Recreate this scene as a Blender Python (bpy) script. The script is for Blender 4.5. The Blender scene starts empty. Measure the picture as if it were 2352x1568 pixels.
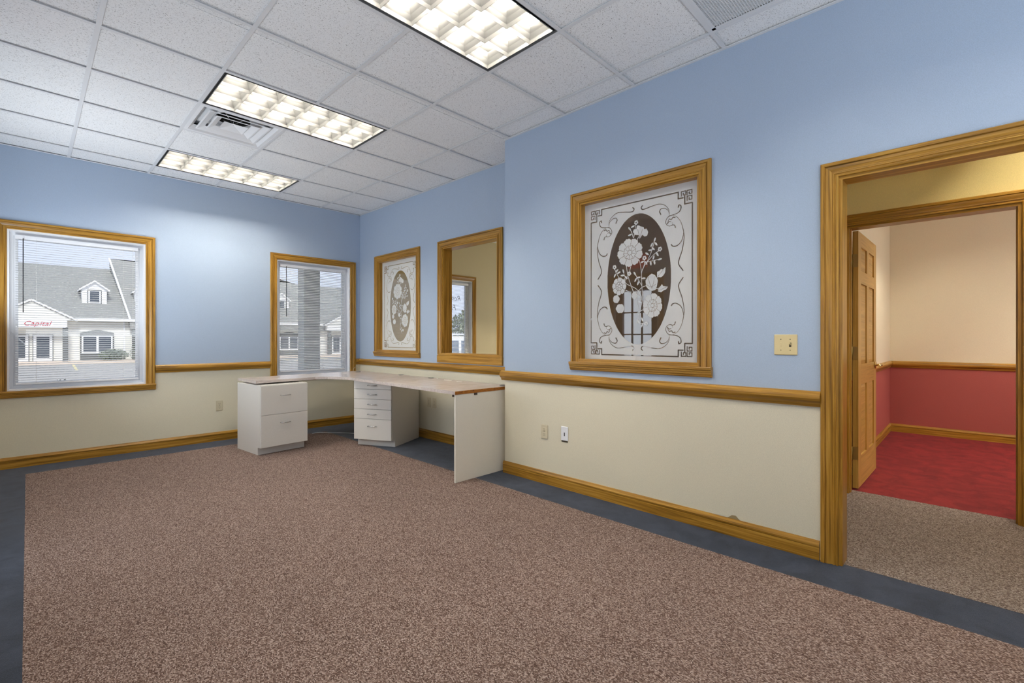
import bpy, bmesh, math, random
import numpy as np
from mathutils import Matrix, Vector

random.seed(7)
SC = bpy.context.scene
COL = SC.collection

# ------------------------------------------------------------------ camera, world, sun, exposure
def lin(r, g, b):
    f = lambda v: (v / 255.0 / 12.92) if v <= 10.3 else ((v / 255.0 + 0.055) / 1.055) ** 2.4
    return (f(r), f(g), f(b), 1.0)

cam_data = bpy.data.cameras.new('camera')
cam = bpy.data.objects.new('camera', cam_data)
COL.objects.link(cam)
cam.location = (-0.2739, -3.5107, 1.1738)
cam.rotation_euler = (math.radians(90), 0, -0.8030)
cam_data.sensor_width = 36.0
cam_data.lens = 36.0 * 1084.51 / 2352.0
cam_data.shift_x = (1176.0 - 1186.97) / 2352.0
cam_data.shift_y = (777.88 - 784.0) / 2352.0
cam_data.clip_start = 0.02
cam_data.clip_end = 400
SC.camera = cam

SC.view_settings.view_transform = 'Standard'
SC.view_settings.look = 'None'
SC.view_settings.gamma = 1.0
SC.view_settings.use_curve_mapping = False
SC.view_settings.exposure = 0.30

world = bpy.data.worlds.new('sky')
SC.world = world
world.use_nodes = True
bg = world.node_tree.nodes['Background']
bg.inputs['Color'].default_value = lin(222, 231, 255)
bg.inputs['Strength'].default_value = 0.92

sun_data = bpy.data.lights.new('sun', 'SUN')
sun_data.energy = 2.3
sun_data.angle = math.radians(14)
sun_data.color = (1.0, 0.99, 0.97)
sun = bpy.data.objects.new('sun', sun_data)
COL.objects.link(sun)
sun.location = (0, -20, 30)
sun.rotation_euler = (math.radians(48), 0, math.radians(-12))

def added_area_light(name, loc, rot, w, h, energy, color=(0.86, 0.93, 1.0)):
    d = bpy.data.lights.new(name, 'AREA'); d.shape = 'RECTANGLE'; d.size = w; d.size_y = h
    d.energy = energy; d.color = color
    o = bpy.data.objects.new(name, d); COL.objects.link(o)
    o.location = loc; o.rotation_euler = rot
    return o
# added fill panels standing in for daylight, at windows assumed in unseen walls
# (the left and rear ones tilted upwards to brighten the ceiling)
up = lambda a: math.radians(90 + a)
added_area_light('fill_left_front', (-0.42, -2.45, 1.30), (0, -up(74), 0), 0.45, 2.6, 11)
added_area_light('fill_left_back', (-0.44, 1.62, 1.30), (0, -up(38), 0), 0.5, 1.5, 23)
added_area_light('fill_rear', (1.0, -4.68, 1.30), (up(74), 0, 0), 2.6, 0.45, 28)
added_area_light('sky_panel_entry_door', (-0.71, 0.105, 1.08), (0, -up(0), 0), 1.62, 0.48, 8)  # added panel outside the door glass, brightens its mirrored panes
added_area_light('fill_red_room', (5.8, -6.45, 1.5), (up(8), 0, 0), 2.4, 1.3, 33)  # added fill inside the room, no window behind it
added_area_light('fill_office', (6.9, 0.9, 1.45), (0, up(8), 0), 1.4, 2.0, 20)  # added fill for the office, its far wall has no window

cy = SC.cycles
cy.use_denoising = True
try:
    cy.denoiser = 'OPENIMAGEDENOISE'
    cy.denoising_input_passes = 'RGB_ALBEDO_NORMAL'
except Exception:
    pass
cy.max_bounces = 9
cy.diffuse_bounces = 5
cy.glossy_bounces = 4
cy.transmission_bounces = 6
cy.transparent_max_bounces = 24
cy.caustics_reflective = False
cy.caustics_refractive = False
cy.sample_clamp_indirect = 6.0

TUBE = 128.0          # fluorescent tube radiance

# ------------------------------------------------------------------ helpers
WM = {}
I4 = Matrix.Identity(4)

def link(o, parent=None, M=None):
    COL.objects.link(o)
    M = (M or I4).copy()
    if parent is not None:
        o.parent = parent
        o.matrix_basis = WM[parent.name].inverted() @ M
    else:
        o.matrix_basis = M
    WM[o.name] = M
    return o

def empty(name, loc=(0, 0, 0), rz=0.0, parent=None):
    o = bpy.data.objects.new(name, None)
    o.empty_display_size = 0.1
    return link(o, parent, Matrix.Translation(loc) @ Matrix.Rotation(rz, 4, 'Z'))

def tag(o, label=None, cat=None, group=None, kind=None):
    if label: o['label'] = label
    if cat: o['category'] = cat
    if group: o['group'] = group
    if kind: o['kind'] = kind
    return o

class MB:
    def __init__(s):
        s.v = []; s.f = []; s.m = []; s.smooth = []
    def quad(s, pts, mi=0, sm=False):
        n = len(s.v); s.v += [tuple(p) for p in pts]
        s.f.append(tuple(range(n, n + len(pts)))); s.m.append(mi); s.smooth.append(sm)
    def box(s, x0, x1, y0, y1, z0, z1, mi=0):
        n = len(s.v)
        s.v += [(x0, y0, z0), (x1, y0, z0), (x1, y1, z0), (x0, y1, z0), (x0, y0, z1), (x1, y0, z1), (x1, y1, z1), (x0, y1, z1)]
        for q in ((0, 3, 2, 1), (4, 5, 6, 7), (0, 1, 5, 4), (1, 2, 6, 5), (2, 3, 7, 6), (3, 0, 4, 7)):
            s.f.append(tuple(n + k for k in q)); s.m.append(mi); s.smooth.append(False)
        return s
    def cbox(s, x0, x1, y0, y1, z0, z1, b, mi=0):
        # box with chamfered edges on all sides (chamfer b)
        n = len(s.v)
        P = []
        for z, i in ((z0, b), (z0 + b, 0), (z1 - b, 0), (z1, b)):
            for (ax, ay) in ((0, 0), (1, 0), (1, 1), (0, 1)):
                for k in (0, 1):
                    x = x0 + i if ax == 0 else x1 - i
                    y = y0 + i if ay == 0 else y1 - i
                    if i == 0:
                        if (ax, ay) in ((0, 0), (1, 1)):
                            if k == 0: y += b if ay == 0 else -b
                            else: x += b if ax == 0 else -b
                        else:
                            if k == 0: x += b if ax == 0 else -b
                            else: y += b if ay == 0 else -b
                    P.append((x, y, z))
        s.v += P
        for r in range(3):
            for k in range(8):
                a = n + r * 8 + k; bb = n + r * 8 + (k + 1) % 8
                s.f.append((a, bb, bb + 8, a + 8)); s.m.append(mi); s.smooth.append(False)
        s.f.append(tuple(n + k for k in range(7, -1, -1))); s.m.append(mi); s.smooth.append(False)
        s.f.append(tuple(n + 24 + k for k in range(8))); s.m.append(mi); s.smooth.append(False)
        return s
    def prism(s, poly, z0, z1, mi=0, top=None, side=None):
        # polygon in xy (ccw) extruded in z
        n = len(s.v); k = len(poly)
        s.v += [(p[0], p[1], z0) for p in poly] + [(p[0], p[1], z1) for p in poly]
        s.f.append(tuple(n + i for i in range(k - 1, -1, -1))); s.m.append(mi); s.smooth.append(False)
        s.f.append(tuple(n + k + i for i in range(k))); s.m.append(mi if top is None else top); s.smooth.append(False)
        for i in range(k):
            j = (i + 1) % k
            s.f.append((n + i, n + j, n + k + j, n + k + i)); s.m.append(mi if side is None else side); s.smooth.append(False)
        return s
    def sweep(s, prof, L, m0=0.0, m1=0.0, mi=0):
        # profile (w,d) swept along +x from 0..L, ends cut with slope m (x = -w*m0 / L + w*m1)
        n = len(s.v); k = len(prof)
        s.v += [(-w * m0, w, d) for w, d in prof] + [(L + w * m1, w, d) for w, d in prof]
        for i in range(k):
            j = (i + 1) % k
            s.f.append((n + i, n + j, n + k + j, n + k + i)); s.m.append(mi); s.smooth.append(False)
        s.f.append(tuple(n + i for i in range(k))); s.m.append(mi); s.smooth.append(False)
        s.f.append(tuple(n + k + i for i in range(k - 1, -1, -1))); s.m.append(mi); s.smooth.append(False)
        return s
    def tube(s, pts, r, seg=8, mi=0, caps=True):
        pts = [Vector(p) for p in pts]; n = len(s.v)
        rr = r if isinstance(r, (list, tuple)) else [r] * len(pts)
        up = None
        for i, p in enumerate(pts):
            t = (pts[min(i + 1, len(pts) - 1)] - pts[max(i - 1, 0)]).normalized()
            if up is None:
                up = Vector((0, 0, 1)) if abs(t.z) < 0.9 else Vector((1, 0, 0))
            a = t.cross(up).normalized(); b = a.cross(t).normalized(); up = b
            for k in range(seg):
                an = 2 * math.pi * k / seg
                s.v.append(tuple(p + (a * math.cos(an) + b * math.sin(an)) * rr[i]))
        for i in range(len(pts) - 1):
            for k in range(seg):
                a = n + i * seg + k; b = n + i * seg + (k + 1) % seg
                s.f.append((a, b, b + seg, a + seg)); s.m.append(mi); s.smooth.append(True)
        if caps:
            s.f.append(tuple(n + k for k in range(seg - 1, -1, -1))); s.m.append(mi); s.smooth.append(False)
            e = n + (len(pts) - 1) * seg
            s.f.append(tuple(e + k for k in range(seg))); s.m.append(mi); s.smooth.append(False)
        return s
    def mesh(s, name):
        me = bpy.data.meshes.new(name)
        me.from_pydata(s.v, [], s.f)
        me.polygons.foreach_set('material_index', s.m)
        me.polygons.foreach_set('use_smooth', s.smooth)
        bm = bmesh.new(); bm.from_mesh(me)
        bmesh.ops.recalc_face_normals(bm, faces=bm.faces)
        bm.to_mesh(me); bm.free()
        me.update()
        return me
    def build(s, name, mats, parent=None, M=None):
        me = s.mesh(name)
        for m in (mats if isinstance(mats, (list, tuple)) else [mats]):
            me.materials.append(m)
        return link(bpy.data.objects.new(name, me), parent, M)

def share(name, me, parent=None, M=None):
    return link(bpy.data.objects.new(name, me), parent, M)

def with_mats(me, *mats):
    for m in mats: me.materials.append(m)
    return me

def frame_M(p0, xdir, ydir, zdir):
    M = Matrix.Identity(4)
    for r in range(3):
        M[r][0] = xdir[r]; M[r][1] = ydir[r]; M[r][2] = zdir[r]; M[r][3] = p0[r]
    return M

def strip(name, prof, p0, p1, wdir, odir, mat, parent=None, m0=0.0, m1=0.0):
    p0 = Vector(p0); p1 = Vector(p1); w = Vector(wdir); o = Vector(odir)
    x = (p1 - p0).normalized()
    if x.cross(w).dot(o) < 0:
        p0, p1, m0, m1 = p1, p0, m1, m0; x = -x
    b = MB().sweep(prof, (p1 - p0).length, m0, m1)
    return b.build(name, mat, parent, frame_M(p0, x, w, o))

def wall(name, axis, a0, a1, u0, u1, z0, z1, holes, A, B, split=None, parent=None, cuts=()):
    """A / B: (upper, lower) materials of the a0 and a1 faces"""
    mats = []; 
    def idx(m):
        if m not in mats: mats.append(m)
        return mats.index(m)
    us = sorted({u0, u1, *[h[0] for h in holes], *[h[1] for h in holes], *cuts})
    zs = sorted({z0, z1, *[h[2] for h in holes], *[h[3] for h in holes], *([split] if split else [])})
    us = [u for u in us if u0 - 1e-6 <= u <= u1 + 1e-6]; zs = [z for z in zs if z0 - 1e-6 <= z <= z1 + 1e-6]
    solid = {}
    for i in range(len(us) - 1):
        for k in range(len(zs) - 1):
            uc = (us[i] + us[i + 1]) / 2; zc = (zs[k] + zs[k + 1]) / 2
            solid[i, k] = not any(h[0] < uc < h[1] and h[2] < zc < h[3] for h in holes)
    P = (lambda a, u, z: (a, u, z)) if axis == 'x' else (lambda a, u, z: (u, a, z))
    b = MB()
    for (i, k), s in solid.items():
        if not s: continue
        ua, ub, za, zb = us[i], us[i + 1], zs[k], zs[k + 1]
        low = split is not None and (za + zb) / 2 < split
        ia = idx(A[1] if low else A[0]); ib = idx(B[1] if low else B[0])
        b.quad([P(a0, ua, za), P(a0, ub, za), P(a0, ub, zb), P(a0, ua, zb)], ia)
        b.quad([P(a1, ua, za), P(a1, ub, za), P(a1, ub, zb), P(a1, ua, zb)], ib)
        for di, dk, q in ((-1, 0, [(a0, ua, za), (a1, ua, za), (a1, ua, zb), (a0, ua, zb)]), (1, 0, [(a0, ub, za), (a1, ub, za), (a1, ub, zb), (a0, ub, zb)]),
                          (0, -1, [(a0, ua, za), (a1, ua, za), (a1, ub, za), (a0, ub, za)]), (0, 1, [(a0, ua, zb), (a1, ua, zb), (a1, ub, zb), (a0, ub, zb)])):
            if not solid.get((i + di, k + dk), False):
                b.quad([P(*p) for p in q], ia)
    me = b.mesh(name)
    bm = bmesh.new(); bm.from_mesh(me)
    bmesh.ops.remove_doubles(bm, verts=bm.verts, dist=1e-5)
    bmesh.ops.recalc_face_normals(bm, faces=bm.faces)
    bm.to_mesh(me); bm.free()
    for m in mats: me.materials.append(m)
    return tag(link(bpy.data.objects.new(name, me), parent), kind='structure')

# ------------------------------------------------------------------ materials
def newmat(name):
    m = bpy.data.materials.new(name); m.use_nodes = True
    nt = m.node_tree
    return m, nt, nt.nodes['Principled BSDF']

def N(nt, t, **kw):
    n = nt.nodes.new(t)
    for k, v in kw.items():
        if k in n.inputs: n.inputs[k].default_value = v
        else: setattr(n, k, v)
    return n

def coords(nt, scale=(1, 1, 1), rnd=True):
    tc = N(nt, 'ShaderNodeTexCoord'); mp = N(nt, 'ShaderNodeMapping')
    mp.inputs['Scale'].default_value = scale
    if rnd:
        oi = N(nt, 'ShaderNodeObjectInfo'); mul = N(nt, 'ShaderNodeMath', operation='MULTIPLY'); mul.inputs[1].default_value = 37.0
        nt.links.new(oi.outputs['Random'], mul.inputs[0])
        add = N(nt, 'ShaderNodeVectorMath', operation='ADD')
        nt.links.new(tc.outputs['Object'], add.inputs[0]); nt.links.new(mul.outputs[0], add.inputs[1])
        nt.links.new(add.outputs[0], mp.inputs['Vector'])
    else:
        nt.links.new(tc.outputs['Object'], mp.inputs['Vector'])
    return mp.outputs['Vector']

def ramp(nt, fac, stops):
    r = N(nt, 'ShaderNodeValToRGB')
    e = r.color_ramp.elements
    e[0].position, e[0].color = stops[0]; e[1].position, e[1].color = stops[-1]
    for p, c in stops[1:-1]:
        q = e.new(p); q.color = c
    nt.links.new(fac, r.inputs['Fac'])
    return r.outputs['Color']

def bump(nt, bsdf, h, strength, dist):
    b = N(nt, 'ShaderNodeBump'); b.inputs['Strength'].default_value = strength; b.inputs['Distance'].default_value = dist
    nt.links.new(h, b.inputs['Height']); nt.links.new(b.outputs['Normal'], bsdf.inputs['Normal'])

def plain(name, col, rough=0.5, metal=0.0, emit=0.0, spec=None, coat=0.0, var=0.0, scale=40.0):
    m, nt, p = newmat(name)
    p.inputs['Base Color'].default_value = col
    p.inputs['Roughness'].default_value = rough
    p.inputs['Metallic'].default_value = metal
    if spec is not None: p.inputs['Specular IOR Level'].default_value = spec
    if coat: p.inputs['Coat Weight'].default_value = coat
    if emit:
        p.inputs['Emission Color'].default_value = col; p.inputs['Emission Strength'].default_value = emit
    if var:
        n = N(nt, 'ShaderNodeTexNoise', Scale=scale, Detail=3.0)
        nt.links.new(coords(nt), n.inputs['Vector'])
        a = tuple(c * (1 - var) for c in col[:3]) + (1,); b = tuple(min(1, c * (1 + var)) for c in col[:3]) + (1,)
        nt.links.new(ramp(nt, n.outputs['Fac'], [(0.3, a), (0.7, b)]), p.inputs['Base Color'])
        bump(nt, p, n.outputs['Fac'], 0.15, 0.002)
    return m

def wood(name, dark, mid, light, rough=0.32, sx=1.6, sy=38.0, coat=0.06):
    m, nt, p = newmat(name)
    v = coords(nt, (sx, sy, sy))
    n1 = N(nt, 'ShaderNodeTexNoise', Scale=1.0, Detail=6.0, Roughness=0.62, Distortion=0.6)
    nt.links.new(v, n1.inputs['Vector'])
    v2 = coords(nt, (sx * 2.2, sy * 7, sy * 7))
    n2 = N(nt, 'ShaderNodeTexNoise', Scale=1.0, Detail=2.0, Roughness=0.5)
    nt.links.new(v2, n2.inputs['Vector'])
    col = ramp(nt, n1.outputs['Fac'], [(0.30, dark), (0.5, mid), (0.72, light)])
    pore = ramp(nt, n2.outputs['Fac'], [(0.30, (0.62, 0.55, 0.45, 1)), (0.46, (1, 1, 1, 1))])
    mx = N(nt, 'ShaderNodeMix', data_type='RGBA', blend_type='MULTIPLY'); mx.inputs[0].default_value = 0.75
    nt.links.new(col, mx.inputs[6]); nt.links.new(pore, mx.inputs[7])
    nt.links.new(mx.outputs[2], p.inputs['Base Color'])
    p.inputs['Roughness'].default_value = rough; p.inputs['Specular IOR Level'].default_value = 0.35
    p.inputs['Coat Weight'].default_value = coat; p.inputs['Coat Roughness'].default_value = 0.25
    bump(nt, p, n2.outputs['Fac'], 0.12, 0.0008)
    return m

def wallpaint(name, col, var=0.05):
    m, nt, p = newmat(name)
    n = N(nt, 'ShaderNodeTexNoise', Scale=330.0, Detail=3.0, Roughness=0.65)
    nt.links.new(coords(nt, rnd=False), n.inputs['Vector'])
    n2 = N(nt, 'ShaderNodeTexNoise', Scale=2.3, Detail=2.0)
    nt.links.new(coords(nt, rnd=False), n2.inputs['Vector'])
    a = tuple(c * (1 - var * 2.2) for c in col[:3]) + (1,); b = tuple(min(1, c * (1 + var * 2.2)) for c in col[:3]) + (1,)
    c1 = ramp(nt, n.outputs['Fac'], [(0.3, a), (0.7, b)])
    nt.links.new(c1, p.inputs['Base Color'])
    p.inputs['Roughness'].default_value = 0.62
    p.inputs['Specular IOR Level'].default_value = 0.35
    bump(nt, p, n.outputs['Fac'], 0.35, 0.0008)
    return m

def carpet_loop(name, dark, mid, light, sc=118.0):
    m, nt, p = newmat(name)
    tc = N(nt, 'ShaderNodeTexCoord'); mp = N(nt, 'ShaderNodeMapping')
    mp.inputs['Scale'].default_value = (1.0, 0.62, 1.0); mp.inputs['Rotation'].default_value = (0, 0, 0.5)
    nt.links.new(tc.outputs['Object'], mp.inputs['Vector'])
    w = N(nt, 'ShaderNodeTexVoronoi', Scale=sc); w.inputs['Randomness'].default_value = 0.5
    nt.links.new(mp.outputs['Vector'], w.inputs['Vector'])
    sep = N(nt, 'ShaderNodeSeparateColor'); nt.links.new(w.outputs['Color'], sep.inputs['Color'])
    n = N(nt, 'ShaderNodeTexNoise', Scale=900.0, Detail=1.0); nt.links.new(tc.outputs['Object'], n.inputs['Vector'])
    ad = N(nt, 'ShaderNodeMath', operation='MULTIPLY_ADD'); ad.inputs[1].default_value = 0.55; 
    nt.links.new(n.outputs['Fac'], ad.inputs[0]); 
    sc2 = N(nt, 'ShaderNodeMath', operation='MULTIPLY'); sc2.inputs[1].default_value = 0.5
    nt.links.new(sep.outputs['Red'], sc2.inputs[0]); nt.links.new(sc2.outputs[0], ad.inputs[2])
    col = ramp(nt, ad.outputs[0], [(0.24, dark), (0.52, mid), (0.8, light)])
    edge = ramp(nt, w.outputs['Distance'], [(0.25, (1, 1, 1, 1)), (0.78, (0.34, 0.31, 0.30, 1))])
    mx = N(nt, 'ShaderNodeMix', data_type='RGBA', blend_type='MULTIPLY'); mx.inputs[0].default_value = 1.0
    nt.links.new(col, mx.inputs[6]); nt.links.new(edge, mx.inputs[7])
    big = N(nt, 'ShaderNodeTexNoise', Scale=1.3, Detail=3.0); nt.links.new(tc.outputs['Object'], big.inputs['Vector'])
    bc = ramp(nt, big.outputs['Fac'], [(0.3, (0.93, 0.93, 0.93, 1)), (0.7, (1, 1, 1, 1))])
    m2 = N(nt, 'ShaderNodeMix', data_type='RGBA', blend_type='MULTIPLY'); m2.inputs[0].default_value = 1.0
    nt.links.new(mx.outputs[2], m2.inputs[6]); nt.links.new(bc, m2.inputs[7])
    nt.links.new(m2.outputs[2], p.inputs['Base Color'])
    p.inputs['Roughness'].default_value = 0.95; p.inputs['Specular IOR Level'].default_value = 0.1
    inv = N(nt, 'ShaderNodeMath', operation='SUBTRACT'); inv.inputs[0].default_value = 1.0
    nt.links.new(w.outputs['Distance'], inv.inputs[1])
    bump(nt, p, inv.outputs[0], 0.6, 0.004)
    return m

def carpet_pile(name, dark, light, sheen=0.25):
    m, nt, p = newmat(name)
    v = coords(nt, rnd=False)
    n = N(nt, 'ShaderNodeTexNoise', Scale=260.0, Detail=3.0, Roughness=0.7); nt.links.new(v, n.inputs['Vector'])
    b = N(nt, 'ShaderNodeTexNoise', Scale=7.0, Detail=4.0, Roughness=0.6, Distortion=0.8); nt.links.new(v, b.inputs['Vector'])
    ad = N(nt, 'ShaderNodeMath', operation='MULTIPLY_ADD'); ad.inputs[1].default_value = 0.55
    h = N(nt, 'ShaderNodeMath', operation='MULTIPLY'); h.inputs[1].default_value = 0.45
    nt.links.new(n.outputs['Fac'], ad.inputs[0]); nt.links.new(b.outputs['Fac'], h.inputs[0]); nt.links.new(h.outputs[0], ad.inputs[2])
    nt.links.new(ramp(nt, ad.outputs[0], [(0.36, dark), (0.64, light)]), p.inputs['Base Color'])
    p.inputs['Roughness'].default_value = 0.9; p.inputs['Specular IOR Level'].default_value = 0.15
    p.inputs['Sheen Weight'].default_value = sheen; p.inputs['Sheen Roughness'].default_value = 0.4
    bump(nt, p, n.outputs['Fac'], 0.5, 0.002)
    return m

def ceiling_tile_mat():
    m, nt, p = newmat('mineral_tile')
    v = coords(nt, (1, 1.7, 1))
    n = N(nt, 'ShaderNodeTexNoise', Scale=135.0, Detail=2.5, Roughness=0.6, Distortion=0.9); nt.links.new(v, n.inputs['Vector'])
    n2 = N(nt, 'ShaderNodeTexNoise', Scale=330.0, Detail=1.0); nt.links.new(v, n2.inputs['Vector'])
    c = ramp(nt, n.outputs['Fac'], [(0.585, lin(242, 243, 243)), (0.675, lin(128, 126, 123))])
    c2 = ramp(nt, n2.outputs['Fac'], [(0.25, (0.88, 0.88, 0.88, 1)), (0.6, (1, 1, 1, 1))])
    mx = N(nt, 'ShaderNodeMix', data_type='RGBA', blend_type='MULTIPLY'); mx.inputs[0].default_value = 1.0
    nt.links.new(c, mx.inputs[6]); nt.links.new(c2, mx.inputs[7]); nt.links.new(mx.outputs[2], p.inputs['Base Color'])
    p.inputs['Roughness'].default_value = 0.92; p.inputs['Specular IOR Level'].default_value = 0.15
    inv = N(nt, 'ShaderNodeMath', operation='SUBTRACT'); inv.inputs[0].default_value = 1.0
    nt.links.new(n.outputs['Fac'], inv.inputs[1]); bump(nt, p, inv.outputs[0], 0.25, 0.002)
    return m

def thin_glass(name, tint=(1, 1, 1, 1), ior=1.45, boost=1.0):
    m = bpy.data.materials.new(name); m.use_nodes = True; nt = m.node_tree; nt.nodes.clear()
    out = N(nt, 'ShaderNodeOutputMaterial'); mix = N(nt, 'ShaderNodeMixShader')
    t = N(nt, 'ShaderNodeBsdfTransparent'); t.inputs['Color'].default_value = tint
    g = N(nt, 'ShaderNodeBsdfGlossy'); g.inputs['Roughness'].default_value = 0.0
    f = N(nt, 'ShaderNodeFresnel'); f.inputs['IOR'].default_value = ior
    mu = N(nt, 'ShaderNodeMath', operation='MULTIPLY'); mu.inputs[1].default_value = boost; mu.use_clamp = True
    ge = N(nt, 'ShaderNodeNewGeometry'); fr = N(nt, 'ShaderNodeMath', operation='SUBTRACT'); fr.inputs[0].default_value = 1.0   # reflect at the front face only (a thin sheet)
    nt.links.new(ge.outputs['Backfacing'], fr.inputs[1])
    m3 = N(nt, 'ShaderNodeMath', operation='MULTIPLY'); nt.links.new(mu.outputs[0], m3.inputs[0]); nt.links.new(fr.outputs[0], m3.inputs[1])
    nt.links.new(f.outputs[0], mu.inputs[0]); nt.links.new(m3.outputs[0], mix.inputs[0])
    nt.links.new(t.outputs[0], mix.inputs[1]); nt.links.new(g.outputs[0], mix.inputs[2]); nt.links.new(mix.outputs[0], out.inputs[0])
    return m

def frosted(name):
    m = bpy.data.materials.new(name); m.use_nodes = True; nt = m.node_tree; nt.nodes.clear()
    out = N(nt, 'ShaderNodeOutputMaterial'); mix = N(nt, 'ShaderNodeMixShader'); mix.inputs[0].default_value = 0.36
    d = N(nt, 'ShaderNodeBsdfPrincipled'); d.inputs['Base Color'].default_value = (0.86, 0.87, 0.86, 1); d.inputs['Roughness'].default_value = 0.45
    t = N(nt, 'ShaderNodeBsdfTranslucent'); t.inputs['Color'].default_value = (0.88, 0.95, 0.95, 1)
    nt.links.new(d.outputs[0], mix.inputs[1]); nt.links.new(t.outputs[0], mix.inputs[2]); nt.links.new(mix.outputs[0], out.inputs[0])
    return m

OAK = wood('oak', lin(110, 76, 20), lin(168, 122, 42), lin(200, 156, 72), sy=55.0)
DOORWOOD = wood('honey_door_wood', lin(162, 124, 56), lin(188, 149, 76), lin(206, 168, 94), sx=1.2, sy=26.0)
BLUE = wallpaint('blue_wall', lin(168, 184, 204))
CREAM = wallpaint('cream_wall', lin(218, 211, 188))
TAN = wallpaint('tan_wall', lin(234, 212, 144))
OFFWALL = wallpaint('office_tan_wall', lin(200, 187, 150))
BEIGE = wallpaint('beige_wall', lin(226, 215, 188))
REDWALL = wallpaint('red_wall', lin(166, 84, 78))
DARKW = wallpaint('dim_room_wall', lin(218, 204, 188))
EXTW = plain('outer_siding', lin(215, 212, 200), 0.7)
CARPET = carpet_loop('tweed_loop_carpet', lin(84, 62, 53), lin(144, 121, 110), lin(194, 176, 167), 270.0)
HALLC = carpet_loop('hall_loop_carpet', lin(88, 72, 63), lin(140, 125, 114), lin(184, 174, 166), 275.0)
NAVY = carpet_pile('navy_pile_carpet', lin(27, 34, 46), lin(60, 68, 84), 0.25)
REDC = carpet_pile('red_pile_carpet', lin(94, 14, 18), lin(142, 38, 38), 0.08)
TILE = ceiling_tile_mat()
GRID = plain('white_grid_metal', lin(220, 221, 222), 0.45)
WHITE = plain('white_vinyl', lin(236, 237, 239), 0.35)
SLAT = plain('blind_slat', lin(226, 228, 229), 0.5)
CORDM = plain('blind_cord', lin(215, 215, 210), 0.8)
WAND = plain('grey_plastic_wand', lin(52, 54, 58), 0.3)
GLASS = thin_glass('window_glass', (0.97, 0.98, 0.98, 1))
CLEARG = thin_glass('etched_pane_glass', (0.96, 0.95, 0.92, 1), 1.52, 2.4)
FROST = frosted('frosted_etching')
GREYCAB = plain('grey_laminate', lin(218, 214, 206), 0.42, var=0.035, scale=260)
DESKTOP = wood('pale_wood_laminate', lin(188, 175, 168), lin(205, 194, 188), lin(216, 206, 200), rough=0.22, sx=3, sy=22, coat=0.35)
EDGEW = wood('raw_board_edge', lin(120, 66, 14), lin(168, 104, 34), lin(190, 128, 52), rough=0.6, sx=30, sy=60, coat=0)
CHROME = plain('brushed_nickel', (0.62, 0.61, 0.59, 1), 0.22, 1.0)
BRASS = plain('brass', (0.78, 0.62, 0.30, 1), 0.25, 1.0)
BRASSD = plain('aged_brass', (0.42, 0.33, 0.15, 1), 0.4, 1.0)
BLACK = plain('black', (0.012, 0.012, 0.012, 1), 0.5)
DARKB = plain('dark_brown_plastic', lin(62, 46, 36), 0.5)
IVORY = plain('ivory_plastic', lin(214, 196, 146), 0.35)
ALMOND = plain('almond_plastic', lin(206, 196, 168), 0.35)
WHITEP = plain('white_plastic', lin(232, 234, 238), 0.3)
SLOTM = plain('slot_dark', lin(60, 52, 34), 0.7)
LOUV = plain('louver_darkened_grey', (0.125, 0.125, 0.122, 1), 0.5)  # base colour darkened to offset the over-bright tubes, not the metal's own grey
PAN = plain('fixture_enamel_darkened', (0.16, 0.16, 0.155, 1), 0.5)  # housing and louver frame colour also darkened against the tube glare
GAP = plain('fixture_gap', lin(58, 56, 52), 0.7)
DIFFM = plain('diffuser_enamel', lin(232, 233, 234), 0.4)
TUBEM = plain('fluorescent_tube', (1.0, 0.92, 0.79, 1), 0.5, emit=TUBE)
PAPER = plain('white_paper', lin(238, 236, 230), 0.8)
GYPS = plain('torn_wallpaper_backing', lin(150, 132, 96), 0.9)

# ------------------------------------------------------------------ measures
XR, XF, YB, ZC, S = 2.648, 3.008, 2.755, 2.919, 0.6096
XL, YR, YJ = -0.62, -4.9, -0.545
T = 0.115
RAIL_LO, RAIL_HI = 0.812, 0.895
ZT = 3.12
XH = 4.06            # hall far wall face
XO = 7.0             # office far wall
XRED = 7.36

W1 = (-0.404, 0.589, 0.70, 2.168)
W2 = (1.893, 2.858, 0.70, 2.168)
W3 = (4.13, 5.10, 0.70, 2.168)
E1 = (-2.278, -1.359, 1.0, 2.203)     # near etched pane
E2 = (1.350, 2.252, 1.005, 2.206)     # far etched pane
P1 = (-0.076, 0.831, 1.0, 2.206)      # pass-through
H1 = (-4.20, -3.012, 0.0, 2.012)      # cased opening
H2 = (-3.734, -2.817, 0.0, 2.030)     # red room door

# ------------------------------------------------------------------ structure: walls
BW = 0.16
wall('wall_back', 'y', YB, YB + BW, XL - T, XF + T / 2, 0, ZT, [W1, W2], (BLUE, CREAM), (EXTW, EXTW), 0.85)
wall('wall_back_office', 'y', YB, YB + BW, XF + T / 2, XO + T, 0, ZT, [W3], (OFFWALL, OFFWALL), (EXTW, EXTW))
wall('wall_right_recess', 'x', XF, XF + T, YJ - T, YB, 0, ZT, [E2, P1], (BLUE, CREAM), (OFFWALL, OFFWALL), 0.85)
wall('wall_right_jog', 'y', YJ - T, YJ, XR + T, XF, 0, ZT, [], (DARKW, DARKW), (BLUE, CREAM), 0.85)
wall('wall_right', 'x', XR, XR + T, YR, YJ, 0, ZT, [E1, H1], (BLUE, CREAM), (TAN, TAN), 0.85)
DL = (-0.27, 0.48, 0.0, 2.06)         # glazed door in the left wall
WL1 = (-3.77, -1.13, .58, 2.32); WL2 = (.85, 2.39, .58, 2.32); WR1 = (-.32, 2.32, .58, 2.32)  # windows assumed out of view, added for the fill light
wall('wall_left', 'x', XL - T, XL, YR, YB, 0, ZT, [DL, WL1, WL2], (EXTW, EXTW), (BLUE, CREAM), 0.85)
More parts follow.
